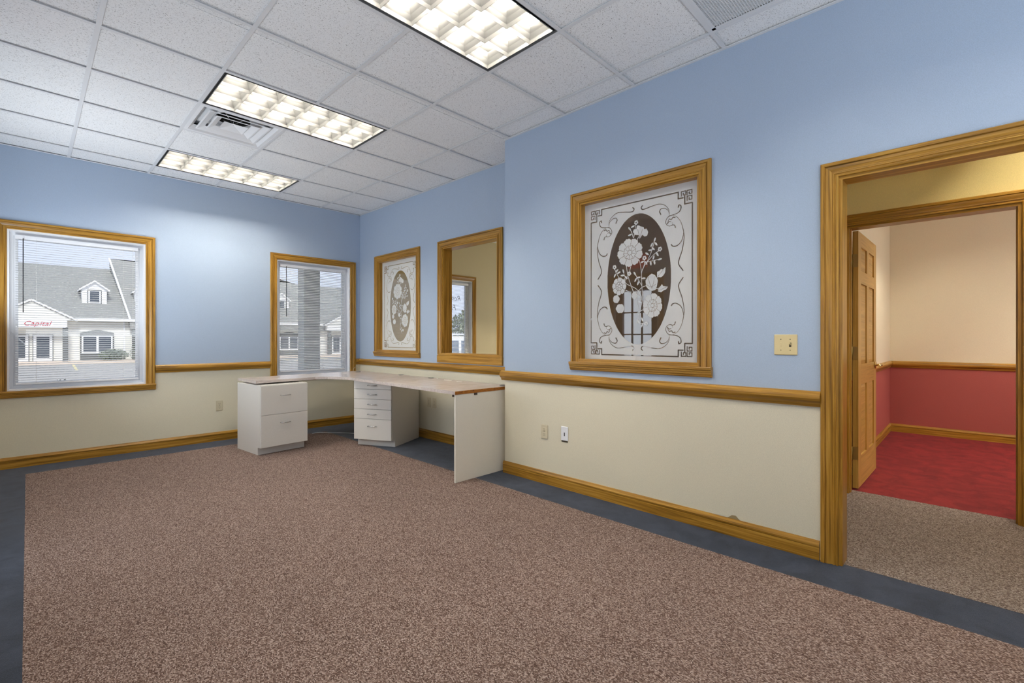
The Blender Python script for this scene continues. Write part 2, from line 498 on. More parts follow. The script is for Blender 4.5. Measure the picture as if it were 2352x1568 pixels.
wall('wall_rear', 'y', YR - T, YR, XL - T, XR + T, 0, ZT, [WR1], (EXTW, EXTW), (BLUE, CREAM), 0.85)
# unlit room behind the near etched pane
wall('wall_closet_far', 'x', 4.6, 4.7, -2.69, YJ - T, 0, ZT, [], (DARKW, DARKW), (OFFWALL, OFFWALL))
wall('wall_closet_side', 'y', YJ - T - 0.1, YJ - T, XF + T, XO + T, 0, ZT, [], (DARKW, DARKW), (OFFWALL, OFFWALL))
wall('wall_hall_end', 'y', -2.69, -2.63, XR + T, XRED + T, 0, ZT, [(2.85, 4.02, 0.0, 2.6)], (TAN, TAN), (DARKW, DARKW))  # opening added out of view so hall light spills into the dark room
wall('wall_hall', 'x', XH, XH + T, -6.6, -2.69, 0, ZT, [H2], (TAN, TAN), (BEIGE, REDWALL), 0.86)
wall('wall_hall_rear', 'y', -6.7, -6.6, XR, XRED + T, 0, ZT, [], (TAN, TAN), (TAN, TAN))
wall('wall_hall_near', 'x', XR, XR + T, -6.6, YR, 0, ZT, [], (TAN, TAN), (TAN, TAN))
wall('wall_red_side', 'y', -2.75, -2.692, XH + T, XRED, 0, ZT, [], (BEIGE, REDWALL), (TAN, TAN), 0.86)
wall('wall_red_back', 'x', XRED, XRED + T, -6.6, -2.69, 0, ZT, [], (BEIGE, REDWALL), (TAN, TAN), 0.86)
wall('wall_office_far', 'x', XO, XO + T, YJ - T, YB, 0, ZT, [], (OFFWALL, OFFWALL), (EXTW, EXTW))

# ------------------------------------------------------------------ structure: floors
fl = MB().box(XL - T, 7.6, -6.8, YB + BW, -0.15, -0.02).build('floor', plain('concrete_slab', lin(120, 118, 112), 0.9))
tag(fl, kind='structure')
FX0, FX1, FY1 = -0.287, 2.352, 2.405
MB().box(FX0, FX1, -4.6, FY1, -0.02, 0.0).build('carpet_field', CARPET, fl)
bd = MB()
bd.box(XL, FX0, YR, YB, -0.02, -0.0005)
bd.box(FX0, FX1, FY1, YB, -0.02, -0.0005)
bd.box(FX0, FX1, YR, -4.6, -0.02, -0.0005)
bd.box(FX1, XR + 0.03, YR, YJ, -0.02, -0.0005)
bd.box(FX1, XF, YJ, YB, -0.02, -0.0005)
bd.build('carpet_border', NAVY, fl)
MB().box(XR + 0.03, XH + T, -6.6, -2.69, -0.02, 0.0005).build('hall_carpet', HALLC, fl)
MB().box(XH + T, XRED, -6.6, -2.75, -0.02, 0.001).build('red_carpet', REDC, fl)
MB().box(XR + T, 4.6, -2.63, YJ - T - 0.1, -0.02, 0.0).build('closet_carpet', NAVY, fl)
MB().box(XF + T, XO, YJ - T, YB, -0.02, 0.0).build('office_carpet', HALLC, fl)

# ------------------------------------------------------------------ structure: ceiling with tiles and T grid
ce = MB().box(XL - T, 7.6, -6.8, YB + BW, ZT, ZT + 0.15).build('ceiling', plain('plenum_grey', lin(120, 120, 120), 0.9))
tag(ce, kind='structure')
LIGHTS = [(1, 3), (1, 0), (1, -3), (1, -6)]
blocked = set()
for (i, j) in LIGHTS:
    blocked |= {(i, j), (i + 1, j)}
DIFF = (1, 1); GRIL = (3, -5)
blocked |= {DIFF, GRIL}
tile_me = with_mats(MB().box(-S / 2 + .003, S / 2 - .003, -S / 2 + .003, S / 2 - .003, 0, 0.015).mesh('ceiling_tile'), TILE)
def x_end(y): return XF if y > YJ else XR
rows = []
for j in range(-8, 5):
    ya, yb = max(j * S, YR), min((j + 1) * S, YB)
    if ya < YJ < yb: rows += [(j, ya, YJ), (j, YJ, yb)]
    else: rows.append((j, ya, yb))
for j, ya, yb in rows:
    if yb - ya < 0.02: continue
    for i in range(-2, 5):
        if (i, j) in blocked: continue
        xa, xb = max(i * S, XL), min((i + 1) * S, x_end((ya + yb) / 2))
        if xb - xa < 0.02: continue
        zt = ZC + 0.011
        if abs(xb - xa - S) < 1e-4 and abs(yb - ya - S) < 1e-4:
            share('ceiling_tile', tile_me, ce, Matrix.Translation(((xa + xb) / 2, (ya + yb) / 2, zt)))
        else:
            w, d = (xb - xa) / 2 - .003, (yb - ya) / 2 - .003
            MB().box(-w, w, -d, d, 0, 0.015).build('ceiling_tile', TILE, ce, Matrix.Translation(((xa + xb) / 2, (ya + yb) / 2, zt)))
def bar_mesh(L, along):
    b = MB()
    if along == 'y': b.box(-.0119, .0119, 0, L, 0, .002); b.box(-.0015, .0015, 0, L, .002, .035)
    else: b.box(0, L, -.0119, .0119, .0003, .0023); b.box(0, L, -.0015, .0015, .0023, .035)
    return with_mats(b.mesh('grid_bar'), GRID)
bars = {}
def bar(L, along, loc):
    k = (round(L, 3), along)
    if k not in bars: bars[k] = bar_mesh(L, along)
    share('grid_bar', bars[k], ce, Matrix.Translation(loc))
inside = lambda i, j: any((a + 1 == i and b == j) for a, b in LIGHTS)
for i in range(-1, 5):
    for j in range(-8, 5):
        ya, yb = max(j * S, YR), min((j + 1) * S, YB)
        if i * S > x_end((ya + yb) / 2) or inside(i, j): continue
        bar(yb - ya, 'y', (i * S, ya, ZC))
for j in range(-7, 5):
    y = j * S
    for i in range(-2, 5):
        xa, xb = max(i * S, XL), min((i + 1) * S, x_end(y))
        if xb - xa > 0.03: bar(xb - xa, 'x', (xa, y, ZC))
wa = 0.02
def angle(x0, x1, y0, y1): MB().box(x0, x1, y0, y1, ZC - .001, ZC + .003).build('wall_angle', GRID, ce)
angle(XL, XF, YB - wa, YB); angle(XF - wa, XF, YJ, YB); angle(XR - wa, XR, YR, YJ); angle(XL, XL + wa, YR, YB); angle(XR, XF, YJ, YJ + wa)
# plain lay-in ceilings of the other rooms
def holed_ceiling(name, x0, x1, y0, y1, hs, z=2.72):
    a, c_ = S - .012, S / 2 - .012; b = MB()
    xs = sorted({x0, x1, *[h[0] - a for h in hs], *[h[0] + a for h in hs]}); ys = sorted({y0, y1, *[h[1] - c_ for h in hs], *[h[1] + c_ for h in hs]})
    for xa, xb in zip(xs[:-1], xs[1:]):
        for ya, yb in zip(ys[:-1], ys[1:]):
            if not any(abs((xa + xb) / 2 - h[0]) < a and abs((ya + yb) / 2 - h[1]) < c_ for h in hs): b.box(xa, xb, ya, yb, z, z + .03)
    b.build(name, TILE, ce)
holed_ceiling('hall_ceiling', XR + T, XH, -6.6, -2.69, [(3.41, -4.12)])
holed_ceiling('red_room_ceiling', XH + T, XRED, -6.6, -2.75, [(5.9, -3.7), (5.9, -5.2)])
holed_ceiling('office_ceiling', XF + T, XO, YJ - T, YB, [(4.6, 1.0), (6.2, 1.0)], 2.92)
MB().box(XR + T, 4.6, -2.63, YJ - T - .1, 2.72, 2.75).build('closet_ceiling', DARKW, ce)

# ------------------------------------------------------------------ trims
CAS = [(0, 0), (0, .011), (.003, .014), (.009, .0145), (.0115, .0095), (.0155, .0095), (.0175, .0135), (.022, .0145), (.0255, .0105), (.030, .0115), (.042, .0165), (.053, .0195), (.0545, .0145), (.058, .0145), (.060, .0215), (.073, .0215), (.079, .017), (.079, 0)]
SILL = [(0, 0), (0, .012), (.006, .016), (.014, .0165), (.018, .021), (.030, .0215), (.033, .027), (.044, .028), (.048, .034), (.060, .034), (.064, .031), (.064, 0)]
BASE = [(0, 0), (0, .0135), (.0655, .0135), (.067, .008), (.0705, .008), (.072, .0145), (.080, .015), (.088, .011), (.097, .0065), (.102, .005), (.102, 0)]
RAIL = [(0, 0), (0, .010), (.008, .013), (.018, .016), (.024, .022), (.032, .030), (.044, .0345), (.056, .0345), (.067, .030), (.074, .021), (.080, .016), (.083, .010), (.083, 0)]

def base(name, pts, odir_list, mat=OAK, prof=BASE, z=0.0, ends=None):
    """straight runs joined at mitres; pts in plan, odir per run"""
    e = tag(empty(name, (pts[0][0], pts[0][1], z)), kind='structure')
    for k in range(len(pts) - 1):
        p0 = (*pts[k], z); p1 = (*pts[k + 1], z)
        strip('moulding', prof, p0, p1, (0, 0, 1), odir_list[k], mat, e)
    return e

base('baseboard_back', [(XL, YB), (XF, YB)], [(0, -1, 0)])
base('baseboard_right', [(XR, YJ + .0135), (XR, H1[1] + .085)], [(-1, 0, 0)])
base('baseboard_right_recess', [(XF, YB - .0135), (XF, YJ)], [(-1, 0, 0)])
base('baseboard_jog', [(XR, YJ), (XF, YJ)], [(0, 1, 0)])
base('baseboard_right_near', [(XR, H1[0] - .085), (XR, YR)], [(-1, 0, 0)])
base('baseboard_left', [(XL, YB), (XL, DL[1] + .085)], [(1, 0, 0)])
base('baseboard_left_near', [(XL, DL[0] - .085), (XL, YR)], [(1, 0, 0)])
base('baseboard_rear', [(XL, YR), (XR, YR)], [(0, 1, 0)])
base('baseboard_red_back', [(XRED, -2.75), (XRED, -6.6)], [(-1, 0, 0)])
base('baseboard_red_side', [(XH + T + .09, -2.75), (XRED - .0135, -2.75)], [(0, -1, 0)])
base('baseboard_hall', [(XH, H2[0] - .085), (XH, -6.6)], [(-1, 0, 0)])

RZ = RAIL_LO
def rail(name, p0, p1, o): base(name, [p0, p1], [o], OAK, RAIL, RZ)
rail('trim_1', (W1[1] + .082, YB), (W2[0] - .079, YB), (0, -1, 0))
rail('trim_2', (XF, YB - .002), (XF, YJ + .03), (-1, 0, 0))
rail('trim_3', (XR, YJ + .034), (XR, H1[1] + .079), (-1, 0, 0))
rail('trim_4', (XR, H1[0] - .079), (XR, YR), (-1, 0, 0))
rail('trim_6', (XRED, -2.75), (XRED, -6.6), (-1, 0, 0))
rail('trim_7', (XH + T, -2.75), (XRED, -2.75), (0, -1, 0))
rail('trim_8', (XR, YJ), (XF, YJ), (0, 1, 0))
rail('trim_9', (W2[1] + .079, YB), (XF, YB), (0, -1, 0))

def casing3(par, axis, face, o, u0, u1, z0, z1, mat=OAK, bottom=True, sill=True, head_over=0.0):
    """head and two sides, mitred; o = outward sign along the axis"""
    P = (lambda u, z: (face, u, z)) if axis == 'x' else (lambda u, z: (u, face, z))
    ov = (o, 0, 0) if axis == 'x' else (0, o, 0)
    ud = (lambda s: (0, s, 0)) if axis == 'x' else (lambda s: (s, 0, 0))
    strip('head_casing', CAS, P(u0, z1), P(u1, z1), (0, 0, 1), ov, mat, par, 1, 1)
    for u, s in ((u0, -1), (u1, 1)):
        strip('side_casing', CAS, P(u, z0), P(u, z1), ud(s), ov, mat, par, 0, 1)
    if sill:
        strip('sill', SILL, P(u0 - .084, z0 - .064), P(u1 + .084, z0 - .064), (0, 0, 1), ov, mat, par)

# ---- outside windows with white frames
def out_window(n, W):
    u0, u1, z0, z1 = W
    e = tag(empty('window_%d' % n, ((u0 + u1) / 2, YB, z0)), kind='structure')
    casing3(e, 'y', YB, -1, u0, u1, z0, z1)
    b = MB(); d0, d1, t = YB - .002, YB + BW, .014
    for (a0, a1, b0, b1) in ((u0, u0 + t, z0, z1), (u1 - t, u1, z0, z1), (u0 + t, u1 - t, z1 - t, z1), (u0 + t, u1 - t, z0, z0 + t)):
        b.box(a0, a1, d0, d1, b0, b1)
    b.build('jamb_liner', WHITE, e)
    b = MB(); w = .034
    for (y0, y1, i, w) in ((YB + .085, YB + .15, t, .026), (YB + .10, YB + .135, t + .026, .03)):
        a0, a1, c0, c1 = u0 + i, u1 - i, z0 + i, z1 - i
        for q in ((a0, a0 + w, c0, c1), (a1 - w, a1, c0, c1), (a0 + w, a1 - w, c1 - w, c1), (a0 + w, a1 - w, c0, c0 + w)):
            b.box(q[0], q[1], y0, y1, q[2], q[3])
    b.build('sash', WHITE, e)
    k = t + .05
    MB().box(u0 + k, u1 - k, YB + .116, YB + .119, z0 + k, z1 - k).build('glass', GLASS, e)
    return e

BLIND_GROUP = 'white horizontal slat window blinds'
slat_cache = {}
def blind(W, label, wand_side=0.09, turn=13.0, wand_len=0.62):
    u0, u1, z0, z1 = W
    x0, x1 = u0 + .048, u1 - .056
    yb = YB + .045
    e = tag(empty('window_blind', ((x0 + x1) / 2, yb, z0 + .02)), label, 'blind', BLIND_GROUP)
    L = x1 - x0
    top = z1 - .040
    MB().cbox(x0, x1, yb - .013, yb + .013, top - .036, top, .002).build('headrail', WHITE, e)
    k = round(L, 4)
    if k not in slat_cache:
        b = MB()
        pr = [(-.0125, -.0012), (-.0062, .0006), (0, .0012), (.0062, .0006), (.0125, -.0012), (.0062, -.0001), (0, .0005), (-.0062, -.0001)]
        n = len(pr)
        b.v += [(-L / 2 + .004, y, z) for y, z in pr] + [(L / 2 - .004, y, z) for y, z in pr]
        for q in range(n):
            j = (q + 1) % n
            b.f.append((q, j, n + j, n + q)); b.m.append(0); b.smooth.append(False)
        slat_cache[k] = with_mats(b.mesh('slat'), SLAT)
    z = top - .045
    zb = z0 + .074
    tilt = Matrix.Rotation(math.radians(turn), 4, 'X')
    while z > zb:
        share('slat', slat_cache[k], e, Matrix.Translation(((x0 + x1) / 2, yb, z)) @ tilt)
        z -= .0215
    MB().cbox(x0 + .003, x1 - .003, yb - .0125, yb + .0125, zb - .022, zb - .006, .002).build('bottom_rail', WHITE, e)
    for f in (0.155, 0.86):
        MB().box(x0 + L * f - .0007, x0 + L * f + .0007, yb - .0140, yb - .0132, zb - .01, top - .02).build('ladder_cord', CORDM, e)
    x = x0 + wand_side * L
    MB().tube([(x, yb - .022, top - .03), (x, yb - .024, top - .05 - wand_len)], .0042, 6).build('tilt_wand', WAND, e)
    x = x1 - .05 * L
    MB().tube([(x, yb - .02, top - .02), (x, yb - .021, z0 + .30)], .0011, 5).build('lift_cord', CORDM, e)
    return e

for n, W in ((1, W1), (2, W2), (3, W3)): out_window(n, W)
blind(W1, 'white slat blind in the large window at the far left', 0.06, wand_len=.66)
blind(W2, 'white slat blind in the window behind the desk corner', 0.085, 25.0, wand_len=.62)
blind(W3, 'white slat blind seen through the open pass-through into the next room', 0.085)

# ------------------------------------------------------------------ etched glass pattern (rasterised to real faces)
EW, EH = E1[1] - E1[0], E1[3] - E1[2]
RES = 0.0017
NX, NY = int(EW / RES), int(EH / RES)
GU, GV = np.meshgrid((np.arange(NX) + .5) * RES, (np.arange(NY) + .5) * RES)
CU, CV = .4615, .597
mask = np.ones((NY, NX), bool)

def spline(pts, n=14):
    P = [np.array(p, float) for p in pts]; P = [2 * P[0] - P[1]] + P + [2 * P[-1] - P[-2]]
    out = []
    for i in range(1, len(P) - 2):
        a, b, c, d = P[i - 1:i + 3]
        for t in np.linspace(0, 1, n, endpoint=False):
            out.append(.5 * (2 * b + (c - a) * t + (2 * a - 5 * b + 4 * c - d) * t * t + (3 * b - a - 3 * c + d) * t ** 3))
    out.append(P[-2]); return np.array(out)

def disc(u, v, r, val):
    i0, i1 = int((u - r) / RES) - 1, int((u + r) / RES) + 2; j0, j1 = int((v - r) / RES) - 1, int((v + r) / RES) + 2
    i0, j0 = max(i0, 0), max(j0, 0)
    if i1 <= 0 or j1 <= 0: return
    q = (GU[j0:j1, i0:i1] - u) ** 2 + (GV[j0:j1, i0:i1] - v) ** 2 <= r * r
    mask[j0:j1, i0:i1][q] = val

def stroke(pts, w0, w1, val, smooth=True, n=14):
    P = spline(pts, n) if smooth else np.array(pts, float)
    D = [P[0]]
    for a, b in zip(P[:-1], P[1:]):
        k = max(1, int(np.hypot(*(b - a)) / (RES * .8)))
        D += [a + (b - a) * t for t in np.linspace(0, 1, k + 1)[1:]]
    m = len(D)
    for i, p in enumerate(D):
        t = i / max(1, m - 1)
        disc(p[0], p[1], (w0 + (w1 - w0) * t) / 2, val)

def poly(pts, val):
    inside_ = np.zeros_like(mask)
    n = len(pts)
    for i in range(n):
        (x0, y0), (x1, y1) = pts[i], pts[(i + 1) % n]
        if y0 == y1: continue
        c = ((y0 > GV) != (y1 > GV)) & (GU < (x1 - x0) * (GV - y0) / (y1 - y0) + x0)
        inside_ ^= c
    mask[inside_] = val

def flower(u, v, a, b, petals, amp, ph=0.0, detail=True):
    th = np.arctan2((GV - v) / b, (GU - u) / a); r = np.hypot((GU - u) / a, (GV - v) / b)
    edge = 1 - amp + amp * np.abs(np.cos(petals * (th + ph) / 2)) ** .45 + .02 * np.cos(petals * 3 * th)
    mask[r <= edge] = True
    if detail:
        w = .0024
        for ring, rr, pn, off in ((0, .48, petals, .25), (1, .17, 5, .6)):
            q = rr * (1 + .07 * np.cos(pn * (th + off)))
            mask[(np.abs(r - q) * min(a, b) < w / 2)] = False
        for k in range(petals):
            t0 = 2 * math.pi * (k + .5) / petals - ph
            stroke([(u + a * .5 * math.cos(t0), v + b * .5 * math.sin(t0)), (u + a * .93 * math.cos(t0), v + b * .93 * math.sin(t0))], w, w, False, False)
            t1 = t0 + math.pi / petals
            stroke([(u + a * .18 * math.cos(t1), v + b * .18 * math.sin(t1)), (u + a * .46 * math.cos(t1), v + b * .46 * math.sin(t1))], w, w, False, False)

QUAD = [
 ([(.038, .503), (.028, .491), (.044, .475), (.108, .485), (.166, .489), (.211, .466), (.235, .43), (.233, .394)], .0075, .0026),
 ([(.175, .417), (.166, .438), (.177, .454), (.202, .452), (.226, .435), (.236, .409)], .0075, .0026),
 ([(.298, .442), (.303, .455), (.317, .446), (.312, .419), (.292, .404), (.26, .398), (.233, .394), (.213, .372), (.213, .346), (.233, .329), (.255, .331), (.259, .348)], .0075, .0024),
 ([(.249, .332), (.271, .329), (.278, .312)], .003, .0075),
 ([(.233, .392), (.26, .396), (.292, .377), (.317, .339), (.333, .28), (.338, .234), (.324, .154), (.305, .101), (.302, .065), (.33, .024)], .0024, .0075),
 ([(.319, .333), (.334, .275), (.319, .216), (.287, .19), (.26, .191), (.25, .203)], .0024, .0075),
 ([(.226, .362), (.237, .375), (.25, .369), (.261, .382), (.276, .379)], .004, .007),
 ([(.222, .347), (.233, .358), (.248, .354)], .007, .003)]
for sx in (1, -1):
    for sy in (1, -1):
        for pts, w0, w1 in QUAD:
            stroke([(CU + sx * a, CV + sy * b) for a, b in pts], w0, w1, False)
        # border line and corner key
        q = lambda a, b: (CU + sx * (.392 - a), CV + sy * (.540 - b))
        bw = .0085
        stroke([q(.392, 0), q(.094, 0), q(.094, .043), q(.062, .043)], bw, bw, False, False)
        stroke([q(.05, .030), q(.05, .086), q(.0, .086), q(.0, .540)], bw, bw, False, False)
        sw = .0068
        for (a0, b0, s1) in ((.040, .0, 1), (.0, .0, 1), (.0, .036, 1)):
            stroke([q(a0 + .034, b0 + .030), q(a0 + .034, b0 + .002), q(a0 + .002, b0 + .002), q(a0 + .002, b0 + .026), q(a0 + .02, b0 + .026), q(a0 + .02, b0 + .014)], sw, sw, False, False)
oval = ((GU - CU) / .248) ** 2 + ((GV - CV + .004) / .458) ** 2 <= 1
mask[oval] = False
om = mask.copy()
flower(.400, .786, .102, .100, 9, .16, .3)
poly([(.424, .928), (.431, .945), (.452, .945), (.454, .96), (.48, .96), (.509, .949), (.512, .935), (.53, .936), (.543, .909), (.534, .885), (.512, .884), (.498, .898), (.477, .872), (.469, .9), (.443, .905)], True)
stroke([(.477, .885), (.462, .94)], .0022, .0022, False, False); stroke([(.48, .885), (.50, .935)], .0022, .0022, False, False)
for u, v in ((.45, .991), (.63, .781), (.514, .734), (.274, .695), (.395, .637), (.528, .279)):
    flower(u, v, .0165, .0165, 5, .35, .2, False); disc(u, v, .005, False)
flower(.313, .553, .058, .064, 8, .15, .1)
flower(.289, .462, .028, .030, 5, .15, 0, False); flower(.321, .392, .036, .034, 6, .15, 0, False); flower(.437, .480, .02, .028, 5, .2, 0, False)
poly([(.525, .539), (.524, .579), (.541, .603), (.569, .621), (.594, .608), (.615, .571), (.608, .533), (.596, .505), (.566, .503), (.54, .519)], True)
for p in ([(.545, .60), (.553, .56), (.57, .52)], [(.59, .60), (.585, .565), (.57, .52)], [(.53, .55), (.56, .53), (.6, .545)]): stroke(p, .0022, .0022, False)
poly([(.609, .594), (.608, .628), (.625, .633), (.639, .645), (.648, .64), (.67, .655), (.668, .62), (.656, .602), (.639, .589)], True)
poly([(.616, .494), (.62, .519), (.634, .530), (.646, .543), (.652, .529), (.688, .522), (.673, .503), (.655, .500), (.639, .487)], True)
stroke([(.612, .594), (.66, .645)], .002, .002, False, False); stroke([(.618, .50), (.675, .52)], .002, .002, False, False)
flower(.575, .402, .072, .084, 8, .14, .2)
STEMS = [[(.446, .977), (.443, .945), (.431, .887)], [(.394, .965), (.413, .93), (.428, .887)], [(.527, .693), (.569, .776), (.594, .861)], [(.63, .774), (.583, .748), (.527, .696), (.498, .653), (.491, .628)], [(.514, .724), (.512, .685), (.491, .634)], [(.534, .703), (.583, .709), (.642, .713)], [(.274, .683), (.289, .654), (.309, .618)], [(.371, .7), (.386, .618), (.428, .504)], [(.409, .692), (.401, .663), (.394, .637), (.365, .592)], [(.476, .722), (.489, .654), (.494, .548), (.498, .45), (.476, .358), (.457, .286)], [(.528, .542), (.491, .529), (.457, .488), (.461, .412), (.469, .359)], [(.356, .607), (.371, .568), (.45, .525), (.487, .477), (.495, .443)], [(.367, .521), (.401, .502), (.424, .461)], [(.505, .377), (.461, .356)], [(.463, .309), (.469, .286), (.512, .28)], [(.435, .643), (.469, .584), (.495, .542)], [(.348, .669), (.354, .634), (.365, .609)], [(.611, .594), (.601, .579)], [(.616, .514), (.597, .518)], [(.428, .504), (.439, .48)], [(.469, .431), (.483, .431), (.491, .424)], [(.469, .888), (.446, .845)]]
for s in STEMS: stroke(s, .0042, .0046, True)
LEAVES = [(.569, .818, 60), (.559, .783, 0), (.601, .82, -50), (.58, .79, -40), (.534, .761, -30), (.583, .729, 70), (.611, .748, -60), (.59, .695, -80), (.562, .692, -80), (.498, .709, 20), (.527, .699, -60), (.629, .712, 10), (.592, .849, 70), (.293, .667, 40), (.309, .652, 20), (.277, .634, 60), (.34, .629, 0), (.371, .612, -50), (.446, .589, 60), (.469, .603, 10), (.465, .564, 70), (.509, .594, 0), (.439, .633, -60), (.348, .658, -70), (.398, .955, -50), (.401, .911, 10), (.424, .967, 20), (.469, .961, -20), (.498, .308, -70), (.494, .266, 60), (.469, .471, -30), (.48, .431, -30), (.469, .296, -40)]
for u, v, a in LEAVES:
    a = math.radians(a); ca, sa = math.cos(a), math.sin(a)
    for k in range(-6, 7):
        disc(u + ca * k * .0024, v + sa * k * .0024, .0055 * (1 - (k / 6.5) ** 2) + .0008, True)
eb = MB()
for j in range(NY):
    row = np.concatenate(([0], mask[j].astype(np.int8), [0])); d = np.diff(row)
    for a, b_ in zip(np.where(d == 1)[0], np.where(d == -1)[0]):
        v0, v1 = j * RES, (j + 1) * RES
        eb.quad([(a * RES, 0, v0), (b_ * RES, 0, v0), (b_ * RES, 0, v1), (a * RES, 0, v1)])
# merge identical runs in neighbouring rows
runs = {}
merged = []
for f in eb.f:
    p = eb.v[f[0]]; q = eb.v[f[2]]; k = (p[0], q[0])
    r = runs.get(k)
    if r is not None and abs(r[1] - p[2]) < 1e-7: r[1] = q[2]
    else:
        r = [p[2], q[2], k]; runs[k] = r; merged.append(r)
em = MB()
for v0, v1, (u0, u1) in merged: em.quad([(u0, 0, v0), (u1, 0, v0), (u1, 0, v1), (u0, 0, v1)])
etch_me = bpy.data.meshes.new('etching'); etch_me.from_pydata(em.v, [], em.f); etch_me.materials.append(FROST)

def etched_window(n, face, E, depth=.05):
    e = tag(empty('window_%d' % n, (face, (E[0] + E[1]) / 2, E[2])), kind='structure')
    u0, u1, z0, z1 = E
    casing3(e, 'x', face, -1, u0, u1, z0, z1)
    strip('bottom_casing', [(0, 0), (0, .012), (.010, .012), (.013, .009), (.0245, .009), (.0245, 0)], (face - .001, u0, z0), (face - .001, u1, z0), (0, 0, 1), (-1, 0, 0), OAK, e)
    t = .012
    for nm, q in (('jamb', (u0, u0 + t, z0, z1)), ('jamb', (u1 - t, u1, z0, z1)), ('jamb', (u0 + t, u1 - t, z1 - t, z1)), ('jamb', (u0 + t, u1 - t, z0, z0 + t))):
        lx = q[1] - q[0]; lz = q[3] - q[2]
        if lz > lx: strip(nm, [(0, 0), (0, t), (T + .004, t), (T + .004, 0)], (face - .002, q[0] if q[0] == u0 else u1, z0 + t), (face - .002, q[0] if q[0] == u0 else u1, z1 - t), (1, 0, 0), (0, 1 if q[0] == u0 else -1, 0), OAK, e)
        else: strip(nm, [(0, 0), (0, t), (T + .004, t), (T + .004, 0)], (face - .002, u0, z0 if q[2] == z0 else z1), (face - .002, u1, z0 if q[2] == z0 else z1), (1, 0, 0), (0, 0, 1 if q[2] == z0 else -1), OAK, e)
    pane = MB().box(face + depth, face + depth + .004, u0 + .004, u1 - .004, z0 + .004, z1 - .004).build('pane', CLEARG, e)
    # local x of the etching runs from the far end (u1) towards the camera (u0)
    M = frame_M((face + depth - .0012, u1, z0), (0, -(u1 - u0) / EW, 0), (1, 0, 0), (0, 0, (z1 - z0) / EH))
    share('etching', etch_me, pane, M)
    return e
etched_window(4, XR, E1)
etched_window(5, XF, E2, .055)

# pass-through opening
e = tag(empty('window_6', (XF, sum(P1[:2]) / 2, P1[2])), kind='structure')
u0, u1, z0, z1 = P1
casing3(e, 'x', XF, -1, u0, u1, z0, z1, sill=False)
flat = lambda w, d: [(0, 0), (0, d), (w, d), (w, 0)]
strip('apron', flat(.082, .020), (XF, u0 - .081, z0 - .094), (XF, u1 + .081, z0 - .094), (0, 0, 1), (-1, 0, 0), OAK, e)
strip('bottom_casing', [(0, 0), (0, .014), (.014, .017), (.024, .013), (.024, 0)], (XF, u0 - .079, z0 - .012), (XF, u1 + .079, z0 - .012), (0, 0, 1), (-1, 0, 0), OAK, e)
t = .014
for y, s in ((u0, 1), (u1, -1)): strip('jamb', flat(T + .01, t), (XF - .003, y, z0 + t), (XF - .003, y, z1 - t), (1, 0, 0), (0, s, 0), OAK, e)
for z, s in ((z0, 1), (z1, -1)): strip('jamb', flat(T + .01, t), (XF - .003, u0, z), (XF - .003, u1, z), (1, 0, 0), (0, 0, s), OAK, e)

# cased opening to the hall
e = tag(empty('door_1', (XR, (H1[0] + H1[1]) / 2, 0)), kind='structure')
casing3(e, 'x', XR, -1, H1[0], H1[1], 0, H1[3], sill=False)
casing3(e, 'x', XR + T, 1, H1[0], H1[1], 0, H1[3], sill=False)
for y, s in ((H1[0], 1), (H1[1], -1)): strip('jamb', flat(T + .004, .016), (XR - .002, y, 0), (XR - .002, y, H1[3] - .016), (1, 0, 0), (0, s, 0), OAK, e)
strip('jamb', flat(T + .004, .016), (XR - .002, H1[0], H1[3]), (XR - .002, H1[1], H1[3]), (1, 0, 0), (0, 0, -1), OAK, e)

# red room door frame and open six-panel door
e = tag(empty('door_2', (XH, (H2[0] + H2[1]) / 2, 0)), kind='structure')
casing3(e, 'x', XH, -1, H2[0], H2[1], 0, H2[3], sill=False)
casing3(e, 'x', XH + T, 1, H2[0], H2[1], 0, H2[3], sill=False)
for y, s in ((H2[0], 1), (H2[1], -1)):
    strip('jamb', flat(T + .004, .018), (XH - .002, y, 0), (XH - .002, y, H2[3] - .018), (1, 0, 0), (0, s, 0), OAK, e)
    strip('stop', flat(.035, .024), (XH + .03, y, 0), (XH + .03, y, H2[3] - .018), (1, 0, 0), (0, s, 0), OAK, e)
strip('jamb', flat(T + .004, .018), (XH - .002, H2[0], H2[3]), (XH - .002, H2[1], H2[3]), (1, 0, 0), (0, 0, -1), OAK, e)
DW, DH, DT = 0.825, 2.0, 0.037
# door local: x along the width from the hinge, y thickness, z up
door_M = Matrix.Translation((4.202, -2.836, .012)) @ Matrix.Rotation(math.radians(-.9), 4, 'Z') @ Matrix.Translation((0, -DT, 0))
dl = empty('door_3', (XH + T + .03, H2[1], .012)); tag(dl, kind='structure')
st, mull = .115, .10
cols = [(st, (DW - mull) / 2), ((DW + mull) / 2, DW - st)]
rws = [(.24, .80), (.96, 1.60), (1.70, 1.89)]
def vstile(x0, x1, z0, z1, nm):
    strip(nm, flat(x1 - x0, DT), door_M @ Vector((x0, DT, z0)), door_M @ Vector((x0, DT, z1)), (door_M.to_3x3() @ Vector((1, 0, 0))), (door_M.to_3x3() @ Vector((0, -1, 0))), DOORWOOD, dl)
def hrail(x0, x1, z0, z1, nm):
    strip(nm, flat(z1 - z0, DT), door_M @ Vector((x0, DT, z0)), door_M @ Vector((x1, DT, z0)), (0, 0, 1), (door_M.to_3x3() @ Vector((0, -1, 0))), DOORWOOD, dl)
vstile(0, st, 0, DH, 'stile'); vstile(DW - st, DW, 0, DH, 'stile')
zr = [0] + [v for r in rws for v in r] + [DH]
for k in range(0, len(zr), 2): hrail(st, DW - st, zr[k], zr[k + 1], 'rail')
